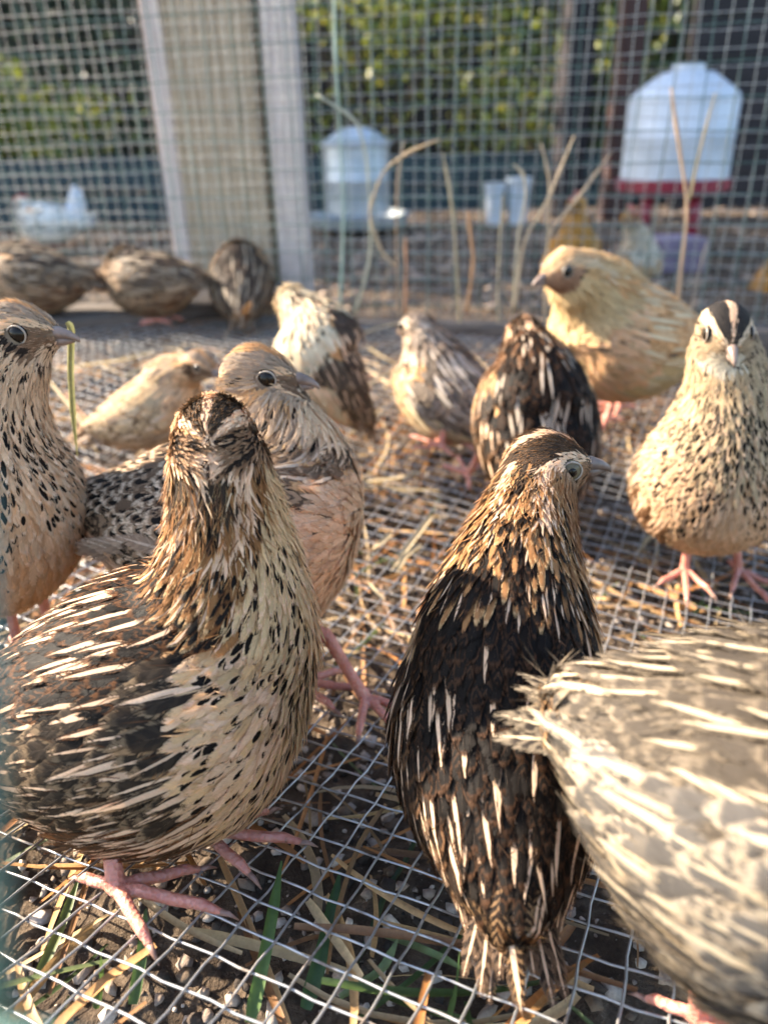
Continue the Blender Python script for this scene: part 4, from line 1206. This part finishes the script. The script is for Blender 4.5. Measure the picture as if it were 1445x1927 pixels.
# pots with flowers
for k, (px, py, r) in enumerate([(930, 372, 0.032), (975, 362, 0.038)]):
    q = at(px, py, 2.7)
    po = empty('flower_pot', (q[0], q[1], 0.0)); tag(po, ['small pale blue pot on the ground before the teal boards', 'larger pale blue pot beside a smaller one'][k], 'flower pot')
    hh = q[2] + 0.03
    lpart('pot', [(0.0, 0.0), (r * 0.75, 0.0), (r, hh), (r * 1.08, hh), (r * 1.08, hh + 0.015), (r * 0.9, hh + 0.015), (r * 0.88, hh - 0.01), (0, hh - 0.012)], M_WHITE_PL, po, 24)

# shrubs
def shrub(base, rx, ry, rz, h, n, ls, cols, label, lean=0.0, seed=0, group='shrubs behind the run', name='shrub'):
    r_ = np.random.default_rng(seed)
    root = empty(name, tuple(base)); tag(root, label, 'shrub', group)
    parts = []
    tips = []
    for k in range(7):
        a = r_.random() * 6.283
        p = np.array([0, 0, 0.0]); P = [p]
        for i in range(6):
            p = p + np.array([math.cos(a) * rx * 0.16 * r_.random() * 1.4, math.sin(a) * ry * 0.16 * r_.random() * 1.4, (h + rz * 0.7) / 6 * (0.8 + 0.4 * r_.random())]); P.append(p)
            tips.append(p)
        parts.append(tube(P, np.linspace(0.022, 0.005, 7), 6))
    V, F = join(parts)
    o = link('trunk', mesh_np('trunk', V, F), M_BARK); o.parent = root
    # leaf clumps through the crown volume
    nc = max(12, n // 60)
    cc = r_.normal(0, 1, (nc, 3)); cc = unitr(cc) * (r_.random((nc, 1)) ** 0.45)
    cc = cc * np.array([rx, ry, rz]) + np.array([0, 0, h])
    ci = r_.integers(0, nc, n)
    P = cc[ci] + r_.normal(0, 1, (n, 3)) * np.array([rx, ry, rz]) * 0.13
    d = unitr(r_.normal(0, 1, (n, 3)) + np.array([0, 0, -0.3])); nn = unitr(np.cross(d, r_.normal(0, 1, (n, 3)))); sd = np.cross(d, nn)
    L = ls * (0.6 + 0.8 * r_.random((n, 1))); W = L * 0.27
    V = np.stack([P, P + d * L * 0.45 + sd * W + nn * W * 0.3, P + d * L * 0.5, P + d * L * 0.45 - sd * W + nn * W * 0.3, P + d * L], 1)
    F = np.array([[0, 1, 2], [0, 2, 3], [1, 4, 2], [2, 4, 3]])
    F = (F[None] + (np.arange(n) * 5)[:, None, None]).reshape(-1, 3)
    C = np.array(cols)[r_.integers(0, len(cols), n)] * (0.7 + 0.6 * r_.random((n, 1)))
    C = np.concatenate([C, np.ones((n, 1))], 1)
    o = link('crown', mesh_np('crown', V.reshape(-1, 3), F, False, {'col': np.repeat(C[:, None], 5, 1).reshape(-1, 4)}), M_LEAF)
    o.parent = root; o['kind'] = 'stuff'
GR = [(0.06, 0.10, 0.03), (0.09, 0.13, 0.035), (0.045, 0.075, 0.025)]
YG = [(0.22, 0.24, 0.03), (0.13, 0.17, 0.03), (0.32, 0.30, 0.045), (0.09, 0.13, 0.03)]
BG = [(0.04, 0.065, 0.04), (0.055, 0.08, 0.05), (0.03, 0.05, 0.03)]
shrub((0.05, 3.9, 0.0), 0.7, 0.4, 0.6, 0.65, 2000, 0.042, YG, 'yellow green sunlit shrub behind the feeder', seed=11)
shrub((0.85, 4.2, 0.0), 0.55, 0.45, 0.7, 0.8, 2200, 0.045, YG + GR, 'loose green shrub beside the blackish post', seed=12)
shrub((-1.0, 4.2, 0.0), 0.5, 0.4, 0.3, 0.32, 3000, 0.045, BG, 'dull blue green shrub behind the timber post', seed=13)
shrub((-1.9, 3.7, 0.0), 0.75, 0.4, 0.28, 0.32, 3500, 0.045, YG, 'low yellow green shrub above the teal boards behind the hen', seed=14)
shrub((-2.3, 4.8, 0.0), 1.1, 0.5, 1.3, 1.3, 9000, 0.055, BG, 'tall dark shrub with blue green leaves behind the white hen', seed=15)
shrub((-3.9, 4.2, 0.0), 1.0, 0.7, 1.5, 1.6, 6000, 0.07, GR, 'tall green shrub added out of view to cast shade', seed=16)  # outside the view, added and kept tall as a shade caster
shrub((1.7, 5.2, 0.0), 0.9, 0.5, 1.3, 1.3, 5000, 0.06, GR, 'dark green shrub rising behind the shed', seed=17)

shrub((-3.3, 3.25, 0.0), 1.0, 0.85, 1.5, 3.3, 11000, 0.10, GR, 'leafy tree added out of view to shade the run', seed=21, name='added_shade_tree', group='unseen trees added for shade')  # unseen tree, added to throw broken shade on the ground behind the fence

# coated wire of the opening the picture is taken through
gw = empty('green_wire', (-0.03, 0.03, 0.26)); tag(gw, 'blurred green coated wire edging the front opening of the pen', 'wire')
for pts in ([at(-45, 900, 0.046), at(-18, 1400, 0.042), at(10, 2100, 0.034)], [at(-160, 1930, 0.034), at(120, 1965, 0.034), at(420, 2040, 0.034)]):
    V, F = tube(pts, 0.0011, 8)
    link('wire', mesh_np('wire', V, F), M_GWIRE, gw)
DETAIL = 1.0
# ------------------------------------------------------------------ the birds
def V3(*a): return np.array(a, float)
def fl(px, py, z=0.0): return at_floor(px, py, z)

ST['white'] = style(**{k: (0.68, 0.68, 0.64) for k in ('crown', 'crown_edge', 'stripe', 'brow', 'cheek', 'cheek_edge', 'throat', 'nape', 'nape_edge', 'neck', 'neck_edge', 'breast', 'breast2', 'belly', 'flank', 'flank_mark', 'back', 'back_mark', 'back_edge', 'wing', 'wing_mark', 'wing_edge', 'rump')}, spotp=0, nape_spot=0, cheek_dark=0, wing_bar=0)
ST['gold'] = style(**{k: (0.50, 0.25, 0.06) for k in ('crown', 'crown_edge', 'stripe', 'brow', 'cheek', 'cheek_edge', 'throat', 'nape', 'nape_edge', 'neck', 'neck_edge', 'breast', 'breast2', 'belly', 'flank', 'flank_mark', 'back', 'back_mark', 'back_edge', 'wing', 'wing_mark', 'wing_edge', 'rump')}, spotp=0, nape_spot=0, cheek_dark=0, wing_bar=0)
ST['goldpale'] = dict(ST['gold'], breast=(0.66, 0.58, 0.44), neck=(0.66, 0.58, 0.44), throat=(0.66, 0.58, 0.44), crown=(0.2, 0.12, 0.05))

def spec(Bp, ax, Hp, hd, **k):
    return quail(at(*Bp), ax, at(*Hp), hd, **k)
D = DETAIL
# 1 hen turned away, left foreground
spec((292, 1305, 0.222), (0.93, 0.02, 0.20), (408, 832, 0.232), (-0.06, 0.92, -0.34), st='hen', label='large dark streaked quail turned away, pink feet gripping the wire, spotted cream breast',
     feet=[fl(225, 1690), fl(385, 1585)], S=1.18, fat=1.24, detail=1.35 * D, solo=220, neck_fwd=0.6, nsc=1.12, head_s=0.96, fluff=1.22, toe=[(0.9, -0.25), (0.97, -0.1)])
# 2 cock seen from behind, head turned right
spec((950, 1385, 0.198), (0.08, 0.88, 0.40), (1030, 880, 0.272), (0.93, 0.10, 0.02), st='cock', label='dark quail seen from behind with bold cream back streaks, head turned in profile',
     feet=[fl(860, 1560), fl(1010, 1560)], S=1.02, fat=1.0, detail=1.35 * D, solo=220, neck_fwd=0.4, tail=1.0, nsc=1.2, fluff=1.15, eye_mat=M_IRIS, head_s=1.12)
# 3 pale rump very close at the right
spec((1515, 1525, 0.133), (0.80, -0.42, -0.08), (1900, 1350, 0.06), (0.9, -0.4, 0.1), st='pale', label='pale sunlit quail rump with frayed tail overlapping the dark quail\'s back',
     feet=[fl(1310, 1935), fl(1420, 1990)], S=1.02, fat=1.3, detail=1.0 * D, solo=200, tail=1.0, prim=False, tail_w=9.0, fluff=1.9)
# 4 facing the camera
spec((1335, 905, 0.435), (-0.10, -0.62, 0.62), (1362, 628, 0.415), (-0.10, -0.96, -0.30), st='face', label='quail facing forward with thickly speckled breast and dark crown',
     feet=[fl(1285, 1085), fl(1385, 1085)], S=1.16, fat=1.08, nsc=1.2, detail=1.5 * D, toe=[(-0.35, -0.9), (0.1, -1.0)])
# 5 golden
spec((1180, 635, 0.66), (-0.86, -0.30, 0.16), (1058, 512, 0.615), (-0.86, -0.45, -0.12), st='buff', label='plump golden buff quail with a brown face',
     feet=[fl(1140, 800), fl(1165, 775)], S=1.3, fat=1.15, detail=0.7 * D, neck_fwd=0.3, nsc=1.3)
# 6 dark back
spec((1010, 810, 0.525), (-0.06, 0.62, 0.70), (985, 635, 0.575), (0.05, 0.98, -0.05), st='cockdark', label='blackish quail facing away in shadow behind the profile head',
     feet=[fl(880, 905), fl(1010, 925)], S=1.2, fat=1.0, nsc=1.2, detail=0.7 * D)
# 7 grey tan, turned away
spec((845, 740, 0.66), (-0.60, 0.55, 0.40), (780, 616, 0.68), (-0.62, 0.72, -0.25), st='grey', label='grey tan quail with black barred back and pale flank stripe',
     feet=[fl(830, 850), fl(870, 840)], S=1.12, fat=1.0, nsc=1.2, detail=0.6 * D)
# 8 cream and dark
spec((612, 690, 0.615), (-0.42, -0.05, 0.80), (552, 568, 0.63), (0.55, 0.75, -0.2), st='cream', label='cream quail with a dark brown wing, standing on one pink foot',
     feet=[fl(628, 850), fl(600, 858)], S=1.02, fat=0.95, nsc=1.25, detail=0.6 * D)
# 9 tan hen in profile behind the first
spec((448, 990, 0.330), (0.96, 0.02, -0.10), (492, 712, 0.345), (0.96, -0.10, -0.02), st='tanplain', label='tan quail in profile facing right with a dark eye, behind the large streaked quail',
     feet=[fl(688, 1330), fl(560, 1300)], S=1.2, fat=1.3, detail=1.1 * D, neck_fwd=0.8, nsc=1.05, toe=[(0.35, -0.6), (0.8, -0.1)])
# 10 left edge
spec((-10, 985, 0.315), (0.35, -0.30, 0.80), (42, 632, 0.325), (0.96, -0.12, 0.06), st='tanspot', label='spotted tan quail with a straw in its beak',
     feet=[fl(40, 1230), fl(110, 1220)], S=1.12, fat=0.95, nsc=1.2, detail=1.2 * D)
# 11 small brown
spec((285, 770, 0.60), (0.80, 0.20, 0.28), (378, 690, 0.585), (0.75, -0.45, -0.2), st='sandy', label='sandy brown quail crouching behind the tan profile quail',
     feet=[fl(300, 850), fl(270, 845)], S=0.92, fat=0.9, detail=0.5 * D)
# 12-14 on the plank
def pf(px, Y): q = at(px, 600, Y); return np.array([q[0], Y, PLANK_Z])
spec((70, 522, 0.93), (-0.95, -0.05, 0.12), (-30, 490, 0.92), (-0.9, -0.3, -0.3), st='drab', label='dusky brown quail with its tail toward another quail on the plank', feet=[pf(80, 0.92), pf(110, 0.94)], S=1.12, fat=1.0, detail=0.45 * D)
spec((285, 530, 0.95), (-0.90, 0.15, 0.02), (195, 530, 0.97), (-0.7, 0.5, -0.5), st='drab', label='dusky brown quail bending down beside the foot of the timber post', feet=[pf(300, 0.93), pf(325, 0.95)], S=1.12, fat=1.0, detail=0.45 * D)
spec((455, 535, 0.96), (-0.05, 0.55, 0.35), (440, 500, 1.02), (-0.3, 0.8, -0.5), st='drab', label='dark brown quail seen from behind in front of the timber post', feet=[pf(455, 0.95), pf(480, 0.95)], S=1.06, fat=0.98, detail=0.45 * D)
# 15 sliver at the right edge
spec((1560, 740, 0.60), (0.8, 0.3, 0.2), (1660, 640, 0.62), (0.9, 0.2, 0), st='cream', label='cream quail mostly hidden past the speckled quail', feet=[fl(1550, 860), fl(1580, 860)], S=0.95, detail=0.35 * D)

def chicken(Bp, ax, Hp, hd, S, st, label, tail_up=False):
    Bw = at(*Bp)
    f = [np.array([Bw[0] + dx, Bw[1], 0.005]) for dx in (-0.02, 0.03)]
    r = spec(Bp, ax, Hp, hd, st=st, label=label, feet=f, S=S, detail=0.22 * D, group='chickens in the run behind')
    r.name = 'chicken'; r['category'] = 'chicken'
    H = at(*Hp); h = unit(hd)
    P = [H + h * x * 0.001 * S + np.array([0, 0, z * 0.001 * S]) for x, z in ((13, 5), (8, 13), (4, 11), (0, 17), (-4, 13), (-9, 15), (-12, 10))]
    V, F = tube(P, np.array([1.0, 2.4, 2.6, 3.0, 2.6, 2.4, 1.0]) * 0.001 * S, 8)
    link('comb', mesh_np('comb', V, F), M_COMB, r)
    if tail_up:
        a = unit(ax); t0 = Bw - a * 45 * 0.001 * S
        C = np.array([t0 - a * x * 0.001 * S + np.array([0, 0, z * 0.001 * S]) for x, z in ((-18, 0), (0, 12), (6, 30), (8, 48), (7, 58))])
        V, F = loft(C, np.gradient(C, axis=0), np.repeat(a[None], 5, 0), np.array([14, 14, 11, 7, 2]) * 0.001 * S, np.array([16, 18, 15, 10, 3]) * 0.001 * S, np.array([16, 18, 15, 10, 3]) * 0.001 * S, 16)
        link('tail', remesh(V, F, 0.004, 3), M_WHITE_PL, r)
    return r
chicken((92, 418, 2.35), (-0.97, -0.1, 0.05), (42, 388, 2.33), (-0.9, -0.2, -0.1), 1.75, 'white', 'white hen with a raised tail in front of dark boards', True)
chicken((1072, 490, 1.60), (0.1, -0.5, 0.6), (1082, 388, 1.58), (-0.75, -0.6, -0.1), 1.45, 'gold', 'golden chicken with its head raised behind the fence')
chicken((1190, 510, 1.66), (0.1, -0.5, 0.6), (1186, 412, 1.62), (0.2, -0.9, -0.3), 1.4, 'goldpale', 'ochre chicken with a pale throat below the waterer')
chicken((1525, 500, 1.45), (0.5, -0.3, 0.5), (1600, 410, 1.45), (0.8, -0.3, -0.1), 2.0, 'gold', 'orange chicken past the end of the waterer')
